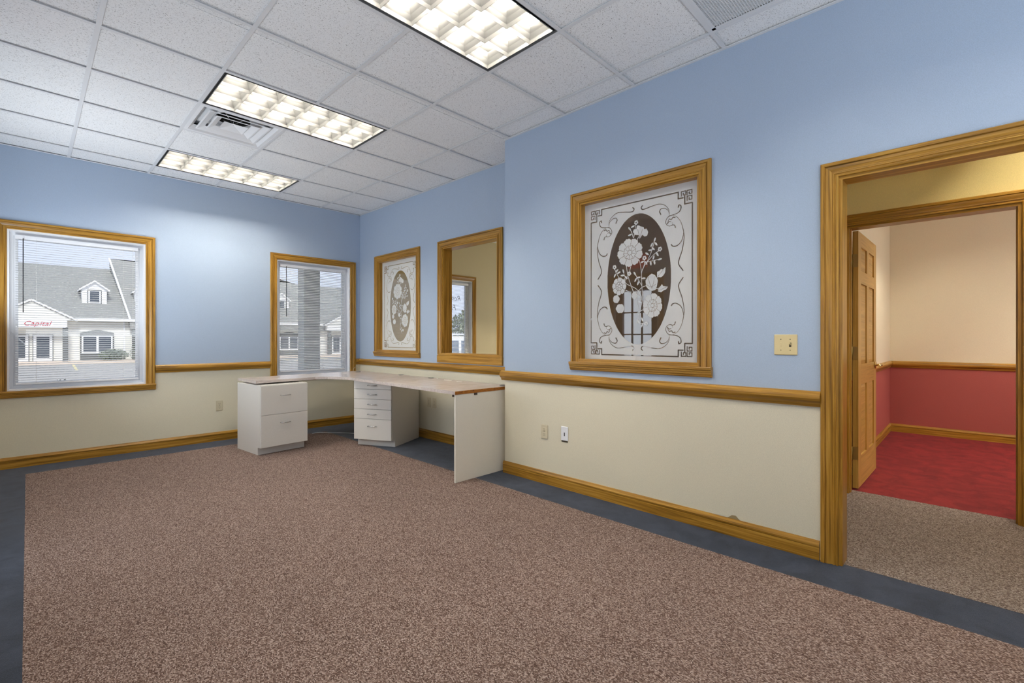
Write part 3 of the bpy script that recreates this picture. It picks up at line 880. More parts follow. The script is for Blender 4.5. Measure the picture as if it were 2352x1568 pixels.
for z0, z1 in rws:
    vstile((DW - mull) / 2, (DW + mull) / 2, z0, z1, 'mullion')
    for x0, x1 in cols:
        b = MB(); i = .028
        for y, yr in ((.012, .006), (DT - .012, DT - .006)):
            o4 = [(x0, y, z0), (x1, y, z0), (x1, y, z1), (x0, y, z1)]; n4 = [(x0 + i, yr, z0 + i), (x1 - i, yr, z0 + i), (x1 - i, yr, z1 - i), (x0 + i, yr, z1 - i)]
            b.quad(n4)
            for k in range(4): b.quad([o4[k], o4[(k + 1) % 4], n4[(k + 1) % 4], n4[k]])
        b.build('panel', DOORWOOD, dl, door_M)
for z in (.22, 1.0, 1.72):
    hb = MB(); hb.box(-.0015, .0, .004, .034, z, z + .10); hb.tube([(-.006, DT + .004, z), (-.006, DT + .004, z + .10)], .006, 8)
    hb.box(-.03, -.001, DT + .001, DT + .003, z, z + .10)
    for q in (.02, .05, .08): hb.tube([(-.001, .012 + (q == .05) * .012, z + q), (-.0025, .012 + (q == .05) * .012, z + q)], .0035, 6)
    hb.build('hinge', BRASSD, dl, door_M)
lv = MB(); hx, hz = DW - .06, .93
for s, y in ((-1, 0), (1, DT)):
    lv.tube([(hx, y, hz), (hx, y + s * .008, hz)], .031, 20)
    lv.tube([(hx, y + s * .008, hz), (hx, y + s * .045, hz)], .010, 10)
    lv.tube([(hx + .008, y + s * .045, hz), (hx - .03, y + s * .048, hz + .003), (hx - .07, y + s * .047, hz), (hx - .105, y + s * .043, hz - .004)], [.010, .010, .008, .006], 10)
lv.build('lever_handle', BRASS, dl, door_M)
MB().box(DW, DW + .002, .008, .028, hz - .028, hz + .028).build('latch_plate', BRASS, dl, door_M)

def side_window(n, axis, face, o, W, nm):  # windows on unseen walls, added as openings for the fill panels
    u0, u1, z0, z1 = W
    e = tag(empty('window_%d' % n, (face, (u0 + u1) / 2, z0) if axis == 'x' else ((u0 + u1) / 2, face, z0)), kind='structure')
    casing3(e, axis, face, o, u0, u1, z0, z1)
    B = (lambda b, a0, a1, q: b.box(min(a0, a1), max(a0, a1), *q)) if axis == 'x' else (lambda b, a0, a1, q: b.box(q[0], q[1], min(a0, a1), max(a0, a1), q[2], q[3]))
    b = MB(); w = .045
    qs = [(u0, u0 + w, z0, z1), (u1 - w, u1, z0, z1), (u0 + w, u1 - w, z1 - w, z1), (u0 + w, u1 - w, z0, z0 + w)]
    for k in range(1, nm): x = u0 + (u1 - u0) * k / nm; qs.append((x - .03, x + .03, z0 + w, z1 - w))
    for q in qs: B(b, face - o * .10, face - o * .04, q)
    b.build('frame', WHITE, e)
    b = MB(); B(b, face - o * .072, face - o * .068, (u0 + w, u1 - w, z0 + w, z1 - w)); b.build('glass', GLASS, e)
side_window(7, 'x', XL, 1, WL1, 3)
side_window(8, 'x', XL, 1, WL2, 2)
side_window(9, 'y', YR, 1, WR1, 3)

# glazed entry door in the left wall (seen mirrored in the etched pane) and its sign
e = tag(empty('door_4', (XL, (DL[0] + DL[1]) / 2, 0)), kind='structure')
casing3(e, 'x', XL, 1, DL[0], DL[1], 0, DL[3], sill=False)
b = MB(); xa, xb = XL - .075, XL - .03
y0, y1 = DL[0], DL[1]
for q in ((y0, y0 + .02, 0, 2.06), (y1 - .02, y1, 0, 2.06), (y0 + .02, y1 - .02, 2.03, 2.06)): b.box(XL - T, XL + .001, *q)
b.build('frame', WHITE, e)
b = MB()
for q in ((y0 + .022, y0 + .13, .01, 2.03), (y1 - .13, y1 - .022, .01, 2.03), (y0 + .13, y1 - .13, .01, .25), (y0 + .13, y1 - .13, 1.90, 2.03)): b.box(xa, xb, *q)
b.build('leaf', DARKB, e)
gy0, gy1 = y0 + .13, y1 - .13
b = MB()
for k in (1, 2): b.box(xa + .008, xb - .008, gy0 + (gy1 - gy0) * k / 3 - .009, gy0 + (gy1 - gy0) * k / 3 + .009, .25, 1.9)
for k in range(1, 5): b.box(xa + .008, xb - .008, gy0, gy1, .25 + 1.65 * k / 5 - .009, .25 + 1.65 * k / 5 + .009)
b.build('muntin_bars', DARKB, e)
MB().box(XL - .055, XL - .051, gy0, gy1, .25, 1.9).build('glass', GLASS, e)
b = MB(); b.cbox(XL, XL + .045, -.10, .20, 2.22, 2.42, .006)
o = b.build('exit_sign', plain('exit_red', lin(190, 30, 50), 0.4, emit=.6)); tag(o, 'red lit sign box over the glazed entry door', 'sign')

# ------------------------------------------------------------------ ceiling lights
def louver_profile(h, wt, wb):
    L = [(wb, 0), (wb * 1.6, h * .35), (wt * .45, h * .7), (wt, h)]
    return [(-w, z) for w, z in L] + [(w, z) for w, z in reversed(L)]

def make_troffer(name, label, loc, strength_mat=TUBEM):
    e = tag(empty(name, loc), label, 'ceiling light', 'recessed fluorescent ceiling lights')
    hx, hy = S - .012, S / 2 - .012
    ix, iy = hx - .016, hy - .016
    b = MB()
    b.box(-hx, hx, -hy, -hy + .003, 0, .125); b.box(-hx, hx, hy - .003, hy, 0, .125)
    b.box(-hx, -hx + .003, -hy, hy, 0, .125); b.box(hx - .003, hx, -hy, hy, 0, .125)
    b.box(-hx, hx, -hy, hy, .125, .128)
    b.build('housing', PAN, e, WM[e.name])
    b = MB()
    for q in ((-hx + .003, hx - .003, -hy + .003, -iy), (-hx + .003, hx - .003, iy, hy - .003), (-hx + .003, -ix, -iy, iy), (ix, hx - .003, -iy, iy)):
        b.box(*q, .012, .016)
    b.build('shadow_gap', GAP, e, WM[e.name])  # dark colour of these strips paints the shade of the gap
    b = MB(); w = .005
    for q in ((-ix, ix, -iy, -iy + w), (-ix, ix, iy - w, iy), (-ix, -ix + w, -iy, iy), (ix - w, ix, -iy, iy)): b.box(*q, .002, .02)
    b.build('louver_frame', PAN, e, WM[e.name])
    h, wt, wb = .072, .034, .0009
    def lv(name, along, pos, half=0):
        pr = louver_profile(h, wt, wb)
        if half: pr = [(0 if p[0] * half < 0 else p[0], p[1]) for p in pr]
        bb = MB(); Lx = ix if along == 'x' else iy; n = len(pr)
        for s in (-1, 1):
            for w_, z_ in pr:
                bb.v.append((s * Lx, pos + w_, z_ + .004) if along == 'x' else (pos + w_, s * Lx, z_ + .004))
        for k in range(n):
            j = (k + 1) % n; bb.f.append((k, j, n + j, n + k)); bb.m.append(0); bb.smooth.append(False)
        bb.build(name, LOUV, e, WM[e.name])
    for k in range(4): lv('lengthwise_louver', 'x', -iy + 2 * iy * k / 3, 1 if k == 0 else (-1 if k == 3 else 0))
    for k in range(7): lv('cross_louver', 'y', -ix + 2 * ix * k / 6, 1 if k == 0 else (-1 if k == 6 else 0))
    for k in range(3):
        y = -iy + 2 * iy * (k + .5) / 3
        MB().tube([(-ix + .01, y, .098), (ix - .01, y, .098)], .013, 8).build('fluorescent_tube', strength_mat, e, WM[e.name])
    return e
c = lambda i, j: ((i + 1) * S, (j + .5) * S, ZC)
make_troffer('ceiling_light', 'louvered fluorescent light closest to the window wall', c(*LIGHTS[0]))
make_troffer('ceiling_light', 'louvered fluorescent light directly beside the square air diffuser', c(*LIGHTS[1]))
make_troffer('ceiling_light', 'large louvered fluorescent light cut off by the top edge of the photo', c(*LIGHTS[2]))
make_troffer('ceiling_light', 'louvered fluorescent light behind the camera position', c(*LIGHTS[3]))
make_troffer('ceiling_light', 'louvered fluorescent light in the office beyond the pass-through', (4.6, 1.0, 2.915))
make_troffer('ceiling_light', 'unseen second louvered fluorescent light added to brighten the office beyond the pass-through', (6.2, 1.0, 2.915))  # extra fixture added out of view to brighten the office
make_troffer('ceiling_light', 'louvered fluorescent light in the hall outside the red room', (3.41, -4.12, 2.715))
make_troffer('ceiling_light', 'louvered fluorescent light inside the red carpeted room', (5.9, -3.7, 2.715))
make_troffer('ceiling_light', 'unseen second louvered fluorescent light added to brighten the red carpeted room', (5.9, -5.2, 2.715))  # extra fixture added out of view to brighten the red room

# ------------------------------------------------------------------ air diffuser and return grille
dx, dy = (DIFF[0] + .5) * S, (DIFF[1] + .5) * S
e = tag(empty('air_diffuser', (dx, dy, ZC)), 'square white stepped air supply diffuser beside the light', 'air vent')
M = WM[e.name]
def sq_ring(name, a0, z0, a1, z1, lip=.008, mat=DIFFM, M=M):
    b = MB(); t = .0015
    R = [(a0, z0), (a0 - lip, z0), (a1, z1), (a1 + t * 2, z1 + t), (a0 - lip + .002, z0 + t + .002), (a0, z0 + t)]
    n = len(R); cs = ((-1, -1), (1, -1), (1, 1), (-1, 1))
    for cx_, cy_ in cs:
        for a, z in R: b.v.append((cx_ * a, cy_ * a, z))
    for k in range(4):
        for i in range(n):
            a = k * n + i; bb = k * n + (i + 1) % n; c2 = ((k + 1) % 4) * n
            b.f.append((a, bb, c2 + (i + 1) % n, c2 + i)); b.m.append(0); b.smooth.append(False)
    return b.build(name, mat, e, M)
sq_ring('pan', S / 2 - .008, .001, .232, .040, .030)
sq_ring('cone', .224, .003, .164, .026, .012)
sq_ring('cone', .160, .005, .106, .028, .011)
b = MB(); a = .088
b.quad([(-a, -a, .006), (a, -a, .006), (a, a, .006), (-a, a, .006)])
for k, (sx, sy) in enumerate(((-1, -1), (1, -1), (1, 1), (-1, 1))):
    pass
pyr = [(-a, -a, .006), (a, -a, .006), (a, a, .006), (-a, a, .006)]
b = MB()
for k in range(4): b.quad([pyr[k], pyr[(k + 1) % 4], (0, 0, .032)])
for k in range(4): b.quad([pyr[k], pyr[(k + 1) % 4], (0, 0, .036)])
b.build('center_cone', DIFFM, e, M)
b = MB(); n = 24; r = .125
for k in range(n):
    a0, a1 = 2 * math.pi * k / n, 2 * math.pi * (k + 1) / n
    b.quad([(r * math.cos(a0), r * math.sin(a0), .075), (r * math.cos(a1), r * math.sin(a1), .075), (r * math.cos(a1), r * math.sin(a1), .13), (r * math.cos(a0), r * math.sin(a0), .13)])
b.build('duct_neck', GAP, e, M)
b = MB(); R2 = S / 2 - .01
for k in range(n):
    a0, a1 = 2 * math.pi * k / n, 2 * math.pi * (k + 1) / n
    def outer(an):
        m_ = max(abs(math.cos(an)), abs(math.sin(an))); return (R2 * math.cos(an) / m_, R2 * math.sin(an) / m_, .076)
    b.quad([(r * math.cos(a0), r * math.sin(a0), .076), (r * math.cos(a1), r * math.sin(a1), .076), outer(a1), outer(a0)])
b.build('back_plate', DIFFM, e, M)
b = MB()
for k in range(4):
    an = math.radians(45 + 90 * k)
    b.tube([(0, 0, .034), (.11 * math.cos(an), .11 * math.sin(an), .085)], .003, 6)
b.tube([(0, 0, .03), (0, 0, .1)], .003, 6)
b.build('spider_bracket', CHROME, e, M)

gx, gy = (GRIL[0] + .5) * S, (GRIL[1] + .5) * S
e = tag(empty('return_grille', (gx, gy, ZC)), 'white eggcrate air return grille at the top edge of the photo', 'air vent'); M = WM[e.name]
g = S / 2 - .012
b = MB()
for q in ((-g, g, -g, -g + .02), (-g, g, g - .02, g), (-g, -g + .02, -g, g), (g - .02, g, -g, g)): b.box(*q, .001, .006)
b.build('frame', GRID, e, M)
b = MB(); n = 42; gi = g - .02
for k in range(1, n):
    p = -gi + 2 * gi * k / n
    b.box(-gi, gi, p - .0016, p + .0016, .002, .012); b.box(p - .0016, p + .0016, -gi, gi, .0021, .0121)
tag(b.build('eggcrate', GRID, e, M), kind='stuff')
b = MB(); b.box(-g, g, -g, g, .15, .152)
for q in ((-g, g, -g, -g + .002), (-g, g, g - .002, g), (-g, -g + .002, -g, g), (g - .002, g, -g, g)): b.box(*q, .008, .15)
b.build('plenum_box', GAP, e, M)

# ------------------------------------------------------------------ desk
ZD = .746
e = tag(empty('corner_desk', (2.2, 1.2, 0)), 'L-shaped pale laminate corner desk with white end panel', 'desk')
poly_ = [(1.33, 1.706), (1.966, 1.793), (2.085, 1.735), (2.2, 1.50), (2.135, -.488), (2.815, -.488), (2.83, 2.415), (1.322, 2.268)]
MB().prism(poly_, ZD - .027, ZD).build('desktop', DESKTOP, e)
strip('edge_strip', flat(.027, .002), (2.135, -.488, ZD - .027), (2.815, -.488, ZD - .027), (0, 0, 1), (0, -1, 0), EDGEW, e)
MB().cbox(2.142, 2.805, -.487, -.468, 0, ZD - .0275, .0015).build('end_panel', plain('white_laminate', lin(226, 220, 206), 0.45, var=.03, scale=260), e)
for (x, y) in ((2.13, -.470), (2.34, -.494)):
    MB().cbox(x, x + (.022 if y > -.48 else .03), y - (.0 if y > -.48 else .003), y + .016, ZD - .045, ZD - .027, .002).build('corner_bracket', DARKB, e)
for (x, y) in ((2.69, 2.20), (2.80, 1.36), (2.785, .745), (2.765, -.40)):
    b = MB(); n = 20
    b.prism([(x + .031 * math.cos(2 * math.pi * k / n), y + .031 * math.sin(2 * math.pi * k / n)) for k in range(n)], ZD, ZD + .0025)
    o = b.build('grommet', BLACK, e)
for (x, y, w, d, r, lb) in ((2.735, .385, .085, .028, .5, 'white torn paper strip lying near the back edge of the desk'), (2.70, .155, .05, .018, .9, 'small curled paper scrap on the near half of the desk'), (2.79, .64, .014, .01, .2, 'tiny paper scrap beside a desk grommet')):
    M = Matrix.Translation((x, y, ZD)) @ Matrix.Rotation(r + 1.57, 4, 'Z')
    b = MB(); pl = [(-w / 2, -d / 2), (w * .1, -d * .6), (w / 2, -d * .35), (w * .45, d / 2), (-w * .1, d * .4), (-w / 2, d * .55)]
    n = len(pl); b.v += [(p[0], p[1], .0003 + .004 * (p[0] / w + .5) ** 2) for p in pl] + [(p[0], p[1], .0008 + .004 * (p[0] / w + .5) ** 2) for p in pl]
    b.f += [tuple(range(n)), tuple(range(n, 2 * n))] + [(k, (k + 1) % n, n + (k + 1) % n, n + k) for k in range(n)]; b.m += [0] * (n + 2); b.smooth += [False] * (n + 2)
    o = b.build('paper_scrap', PAPER, None, M); tag(o, lb, 'paper')

def cabinet(name, label, loc, rz, W, D, H, drawers, kick=.076):
    e = tag(empty(name, loc, rz), label, 'cabinet', 'grey drawer pedestals under the desk'); M = WM[e.name]
    t = .018; fy = .020      # local: x width, y depth (front at y = 0), z up
    b = MB()
    for x in (0, W - t):
        pr = [(fy, kick), (fy + .055, kick), (fy + .055, 0), (D, 0), (D, H), (fy, H)]
        n = len(pr); k0 = len(b.v)
        b.v += [(x, y, z) for y, z in pr] + [(x + t, y, z) for y, z in pr]
        b.f += [tuple(k0 + k for k in range(n)), tuple(k0 + n + k for k in range(n - 1, -1, -1))] + [(k0 + k, k0 + (k + 1) % n, k0 + n + (k + 1) % n, k0 + n + k) for k in range(n)]
        b.m += [0] * (n + 2); b.smooth += [False] * (n + 2)
    b.box(t, W - t, D - t, D, .0, H); b.box(t, W - t, fy, D - t, H - t, H); b.box(t, W - t, fy, D - t, kick, kick + t)
    b.build('carcass', GREYCAB, e, M)
    MB().box(t, W - t, fy + .055, fy + .07, 0, kick).build('toe_kick', GREYCAB, e, M)
    for z0, z1, hz in drawers:
        d = MB().cbox(.0015, W - .0015, 0, fy - .001, z0 + .0015, z1 - .0015, .001).build('drawer', GREYCAB, e, M)
        h = MB(); hw = .048; zc = z0 + (z1 - z0) * hz
        h.tube([(W / 2 - hw, .001, zc), (W / 2 - hw, -.022, zc), (W / 2 - hw + .008, -.030, zc), (W / 2 + hw - .008, -.030, zc), (W / 2 + hw, -.022, zc), (W / 2 + hw, .001, zc)], .0042, 8)
        h.build('handle', CHROME, d, M)
    return e
HC = ZD - .0275
cabinet('file_cabinet', 'two-drawer grey file pedestal under the far end of the desk', (1.345, 1.605, 0), math.radians(5.5), .482, .565, HC - .014, [(.076, .402, .72), (.402, HC - .018, .64)])
cabinet('drawer_cabinet', 'five-drawer grey pedestal turned at an angle under the desk', (2.218, 1.385, 0), math.radians(-63.3), .469, .60, HC - .002, [(.076, .303, .66), (.303, .409, .5), (.409, .518, .5), (.518, .626, .5), (.626, HC - .004, .5)])

# cables
def cable(name, pts, r, mat, label):
    P = spline(pts, 8); o = MB().tube([tuple(p) for p in P], r, 6).build(name, mat); return tag(o, label, 'cable')
cable('network_cable', [(2.165, 2.36, .004), (2.24, 2.33, .012), (2.33, 2.25, .006), (2.45, 2.12, .006), (2.55, 1.95, .006)], .0035, WHITEP, 'white network cable lying on the navy carpet under the desk')
cable('wire_loop', [(2.745, 2.44, .60), (2.745, 2.44, .72), (2.75, 2.435, .775), (2.78, 2.42, .80), (2.81, 2.42, .775), (2.812, 2.43, .72), (2.815, 2.44, .6)], .0022, ALMOND, 'thin loop of tan wire standing behind the desk corner')

# ------------------------------------------------------------------ wall plates
def plate(name, axis, face, o, u, z, w, h, mat, label, cat, kind, grp=None):
    """local x along the wall, y up, z out of the wall"""
    x = Vector((0, 1, 0)) if axis == 'x' else Vector((1, 0, 0))
    ov = Vector((o, 0, 0)) if axis == 'x' else Vector((0, o, 0))
    if x.cross(Vector((0, 0, 1))).dot(ov) < 0: x = -x
    P = (face, u, z) if axis == 'x' else (u, face, z)
    M = frame_M(P, x, Vector((0, 0, 1)), ov)
    e = bpy.data.objects.new(name, None); e.empty_display_size = .05; link(e, None, M)
    tag(e, label, cat, grp)
    MB().cbox(-w / 2, w / 2, -h / 2, h / 2, 0, .006, .003).build('cover_plate', mat, e, M)
    if kind == 'outlet':
        for s in (-1, 1):
            b = MB(); b.cbox(-.0165, .0165, s * .0195 - .0145, s * .0195 + .0145, .004, .0075, .0015); r = b.build('receptacle', mat, e, M)
            b = MB(); b.box(-.0075, -.0052, s * .0195 - .001, s * .0195 + .008, .007, .0078); b.box(.0052, .0075, s * .0195 - .001, s * .0195 + .008, .007, .0078)
            b.box(-.0025, .0025, s * .0195 - .0105, s * .0195 - .0055, .007, .0078); b.build('slot', SLOTM, r, M)
        MB().tube([(0, 0, .004), (0, 0, .0068)], .003, 8).build('screw', SLOTM, e, M)
    elif kind == 'jack':
        MB().cbox(-.0045, .0045, -.019, .009, .005, .0066, .0005).build('slot', BLACK, e, M)
        MB().cbox(-w / 2 + .004, w / 2 - .004, -h / 2 - .010, -h / 2 + .002, .0, .004, .001).build('bracket', SLOTM, e, M)
    elif kind == 'switch':
        for x_, tg in ((-.023, False), (.023, True)):
            MB().cbox(x_ - .0055, x_ + .0055, -.012, .012, .004, .0072, .001).build('toggle_slot', mat if not tg else SLOTM, e, M)
            if tg:
                b = MB(); b.v += [(x_ - .004, -.004, .006), (x_ + .004, -.004, .006), (x_ + .004, .006, .006), (x_ - .004, .006, .006), (x_ - .003, .006, .019), (x_ + .003, .006, .019), (x_ + .003, .011, .018), (x_ - .003, .011, .018)]
                for q in ((0, 3, 2, 1), (4, 5, 6, 7), (0, 1, 5, 4), (1, 2, 6, 5), (2, 3, 7, 6), (3, 0, 4, 7)): b.f.append(q); b.m.append(0); b.smooth.append(False)
                b.build('toggle', mat, e, M)
            for zz in (-.030, .030): MB().tube([(x_, zz, .004), (x_, zz, .0066)], .0026, 8).build('screw', SLOTM, e, M)
    return e
G_OUT = 'duplex wall outlets'
plate('wall_outlet', 'y', YB, -1, 1.264, .402, .068, .116, ALMOND, 'almond wall outlet under the window wall chair rail', 'outlet', 'outlet', G_OUT)
plate('wall_outlet', 'x', XR, -1, -1.005, .42, .070, .114, ALMOND, 'almond wall outlet on the cream wall beside the white jack plate', 'outlet', 'outlet', G_OUT)
plate('wall_outlet', 'x', XF, -1, .982, .43, .072, .115, ALMOND, 'almond wall outlet under the desk, nearer to the end panel', 'outlet', 'outlet', G_OUT)
plate('wall_outlet', 'x', XF, -1, 1.088, .43, .070, .112, ALMOND, 'almond wall outlet under the desk, beside the five-drawer pedestal', 'outlet', 'outlet', G_OUT)
plate('jack_plate', 'x', XR, -1, -1.213, .432, .070, .112, WHITEP, 'white wall plate with one black slot', 'wall plate', 'jack')
plate('light_switch', 'x', XR, -1, -2.765, 1.141, .116, .114, IVORY, 'ivory double light switch plate beside the doorway', 'light switch', 'switch')

# torn wall covering above the baseboard
b = MB(); tp = [(-2.43, .102), (-2.455, .104), (-2.475, .121), (-2.497, .124), (-2.503, .119), (-2.512, .110), (-2.525, .101)]
n = len(tp); b.v += [(XR - .0002, y, z) for y, z in tp] + [(XR - .0012, y, z) for y, z in tp]
b.f += [tuple(range(n)), tuple(range(n, 2 * n))] + [(k, (k + 1) % n, n + (k + 1) % n, n + k) for k in range(n)]; b.m += [0] * (n + 2); b.smooth += [False] * (n + 2)
e = tag(empty('wall_tear', (XR, -2.48, .102)), 'torn patch of wall covering just above the baseboard', 'wall damage')
b.build('bare_patch', GYPS, e)
b = MB(); fp = [(-2.32, .103, .001), (-2.38, .108, .003), (-2.43, .112, .006), (-2.465, .113, .007), (-2.452, .104, .006), (-2.38, .1025, .002)]
n = len(fp); b.v += [(XR - d, y, z) for y, z, d in fp] + [(XR - d - .0008, y, z) for y, z, d in fp]
b.f += [tuple(range(n)), tuple(range(n, 2 * n))] + [(k, (k + 1) % n, n + (k + 1) % n, n + k) for k in range(n)]; b.m += [0] * (n + 2); b.smooth += [False] * (n + 2)
b.build('loose_flap', plain('loose_paper', lin(218, 211, 190), .8), e)

# ------------------------------------------------------------------ outside
ASPH = plain('pale_asphalt', lin(172, 168, 162), .9, var=.06, scale=3)
ROOFM = plain('grey_shingles', lin(146, 146, 141), .9, var=.08, scale=9)
SIDE = plain('cream_siding', lin(240, 238, 228), .7)
TRIMW = plain('white_trim', lin(250, 250, 250), .5)
GREYT = plain('grey_trim', lin(104, 106, 103), .7)
DARKG = plain('dark_far_glass', lin(84, 90, 98), .15)
CURB = plain('pinkish_concrete', lin(226, 208, 190), .9)
YELL = plain('faded_yellow_paint', lin(226, 212, 160), .8)
SIGNR = plain('sign_red', lin(196, 62, 72), .5)
LEAFM = plain('grey_green_leaves', lin(140, 150, 132), .8, var=.25, scale=6)
LEAF2 = plain('autumn_leaves', lin(160, 148, 128), .8, var=.3, scale=2)
LEAF3 = plain('shrub_leaves', lin(132, 140, 128), .8, var=.3, scale=9)
BARK = plain('bark', lin(110, 96, 84), .9)
GZ, YF = -.5, 42.0
o = MB().box(-60, 90, YB + BW + .02, 120, GZ - .3, GZ).build('ground', ASPH); tag(o, kind='structure')
MB().box(-60, 90, 39.6, YF + .3, GZ, GZ + .13).build('walkway', CURB, o)
for k, x in enumerate((-4.6, -1.6, 1.55, 4.7, 7.9, 11, 14.1, 17.2, 20.3)):
    MB().prism([(x - .06, 31), (x + .06, 31), (x + .30, 39), (x + .18, 39)], GZ, GZ + .006).build('parking_line', YELL, o)
b = MB().box(-9, 9, -8, YB + BW + .2, 3.32, 3.5)
b.build('roof', EXTW); tag(bpy.data.objects['roof'], kind='structure')

def facade_box(name, x0, x1, z0, z1, d, mat, par, y=YF, th=.05):
    return MB().box(x0, x1, y - d, y - d + th, z0, z1).build(name, mat, par)

shop = tag(empty('shop_building', (3, YF, GZ)), 'long cream office building with grey roof and dormers across the parking lot', 'building')
MB().box(-14, 30, YF, YF + 10, GZ, 2.62).build('wall', SIDE, shop)
ZE, ZRG, YRG = 2.60, 6.95, YF + 6.2
def slab(name, pts, mat, par, t=.12):
    b = MB(); n = len(pts); b.v += [tuple(p) for p in pts] + [(p[0], p[1], p[2] - t) for p in pts]
    b.f += [tuple(range(n)), tuple(range(n, 2 * n))] + [(k, (k + 1) % n, n + (k + 1) % n, n + k) for k in range(n)]; b.m += [0] * (n + 2); b.smooth += [False] * (n + 2)
    return b.build(name, mat, par)
slab('roof', [(-14.5, YF - .5, ZE), (5.0, YF - .5, ZE), (4.45, YRG, ZRG), (-14.5, YRG, ZRG)], ROOFM, shop)
slab('roof', [(5.0, YF - .55, ZE + .05), (26.6, YF - .55, ZE + .05), (26.6, YRG, ZRG), (19.5, YRG, ZRG), (16, YRG, ZRG + .9), (4.45, YRG, ZRG + .9)], ROOFM, shop, .75)
slab('rake_board', [(4.94, YF - .58, ZE + .08), (5.05, YF - .58, ZE + .08), (4.49, YRG, ZRG + .95), (4.38, YRG, ZRG + .95)], TRIMW, shop, .10)
slab('roof', [(-14.5, YRG + 6.5, ZE), (26.6, YRG + 6.5, ZE), (26.6, YRG, ZRG), (-14.5, YRG, ZRG)], ROOFM, shop)
MB().box(-14, 27, YF - .62, YF - .5, ZE - .17, ZE + .04).build('gutter', TRIMW, shop)
for x in (4.72, 17.6): MB().box(x - .05, x + .05, YF - .1, YF - .02, GZ, ZE - .1).build('downspout', TRIMW, shop)

def entrance(xc, sign):
    """gabled porch bay centred on xc"""
    yy = YF - 1.0
    sc = lambda v: v
    MB().box(xc - 2.0, xc + 1.62, yy, YF, 1.95, 2.45).build('porch_beam', TRIMW, shop)
    b = MB(); b.v += [(xc - 2.1, yy, 2.45), (xc + 1.95, yy, 2.45), (xc - .08, yy, 3.66), (xc - 2.1, YF, 2.45), (xc + 1.95, YF, 2.45), (xc - .08, YF, 3.66)]
    b.f += [(0, 1, 2), (3, 5, 4), (0, 2, 5, 3), (1, 4, 5, 2), (0, 3, 4, 1)]; b.m += [0] * 5; b.smooth += [False] * 5
    b.build('gable_wall', SIDE, shop)
    for s in (-1, 1):
        xe = xc - .08 + s * 2.22
        slab('gable_rake', [(xc - .08, yy - .14, 3.82), (xe, yy - .14, 2.50), (xe, YF + 1.6, 2.50), (xc - .08, YF + 1.6, 3.82)], TRIMW, shop, .13)
        slab('gable_roof', [(xc - .08, yy - .08, 3.86), (xe, yy - .08, 2.54), (xe, YF + 1.8, 2.54), (xc - .08, YF + 1.8, 3.86)], ROOFM, shop, .03)
    for x in (xc - 1.9, xc + 1.40):
        MB().box(x, x + .27, yy, yy + .27, GZ + .13, 1.95).build('porch_post', GREYT, shop)
    for x0 in (xc - 1.15, xc):
        d = MB().box(x0 - .02, x0 + .94, YF - .06, YF, GZ + .13, 1.46).build('entry_door', TRIMW, shop)
        MB().box(x0 + .16, x0 + .78, YF - .07, YF - .055, -.12, 1.30).build('pane', DARKG, d)
        for x in (x0 - .03, x0 + .93): MB().box(x, x + .035, YF - .075, YF, GZ + .13, 1.46).build('jamb', GREYT, d)
        MB().box(x0 - .03, x0 + .96, YF - .075, YF, 1.43, 1.47).build('jamb', GREYT, d)
    if sign:
        MB().box(xc - 1.9, xc + 1.55, yy - .06, yy - .005, 1.92, 2.44).build('sign_board', TRIMW, shop)

def text(name, body, size, mat, par, M, shear=.0, thin=.0):
    cu = bpy.data.curves.new(name, 'FONT'); cu.body = body; cu.size = size; cu.shear = shear; cu.extrude = .004; cu.offset = thin; cu.resolution_u = 4
    cu.materials.append(mat)
    t_ = bpy.data.objects.new(name, cu); COL.objects.link(t_)
    me = bpy.data.meshes.new_from_object(t_.evaluated_get(bpy.context.evaluated_depsgraph_get()))
    bpy.data.objects.remove(t_)
    return link(bpy.data.objects.new(name, me), par, M)

def far_window(xc, w=1.84):
    z0, z1, za = .12, 1.40, 1.80
    b = MB(); n = 14
    pts = [(xc - w / 2, GZ + .14), (xc + w / 2, GZ + .14), (xc + w / 2, 1.60)] + [(xc + w / 2 - w * k / n, 1.60 + .2 * math.sin(math.pi * k / n)) for k in range(1, n)] + [(xc - w / 2, 1.60)]
    k0 = len(pts); b.v += [(x, YF - .05, z) for x, z in pts] + [(x, YF, z) for x, z in pts]
    b.f += [tuple(range(k0)), tuple(range(k0, 2 * k0))] + [(k, (k + 1) % k0, k0 + (k + 1) % k0, k0 + k) for k in range(k0)]; b.m += [0] * (k0 + 2); b.smooth += [False] * (k0 + 2)
    s = b.build('arched_surround', GREYT, shop)
    f = MB().box(xc - w / 2 + .08, xc + w / 2 - .08, YF - .09, YF - .04, z0, z1).build('window', TRIMW, shop)
    for a0, a1 in ((xc - w / 2 + .17, xc - .06), (xc + .07, xc + w / 2 - .17)):
        MB().box(a0, a1, YF - .10, YF - .085, z0 + .10, z1 - .09).build('pane', DARKG, f)

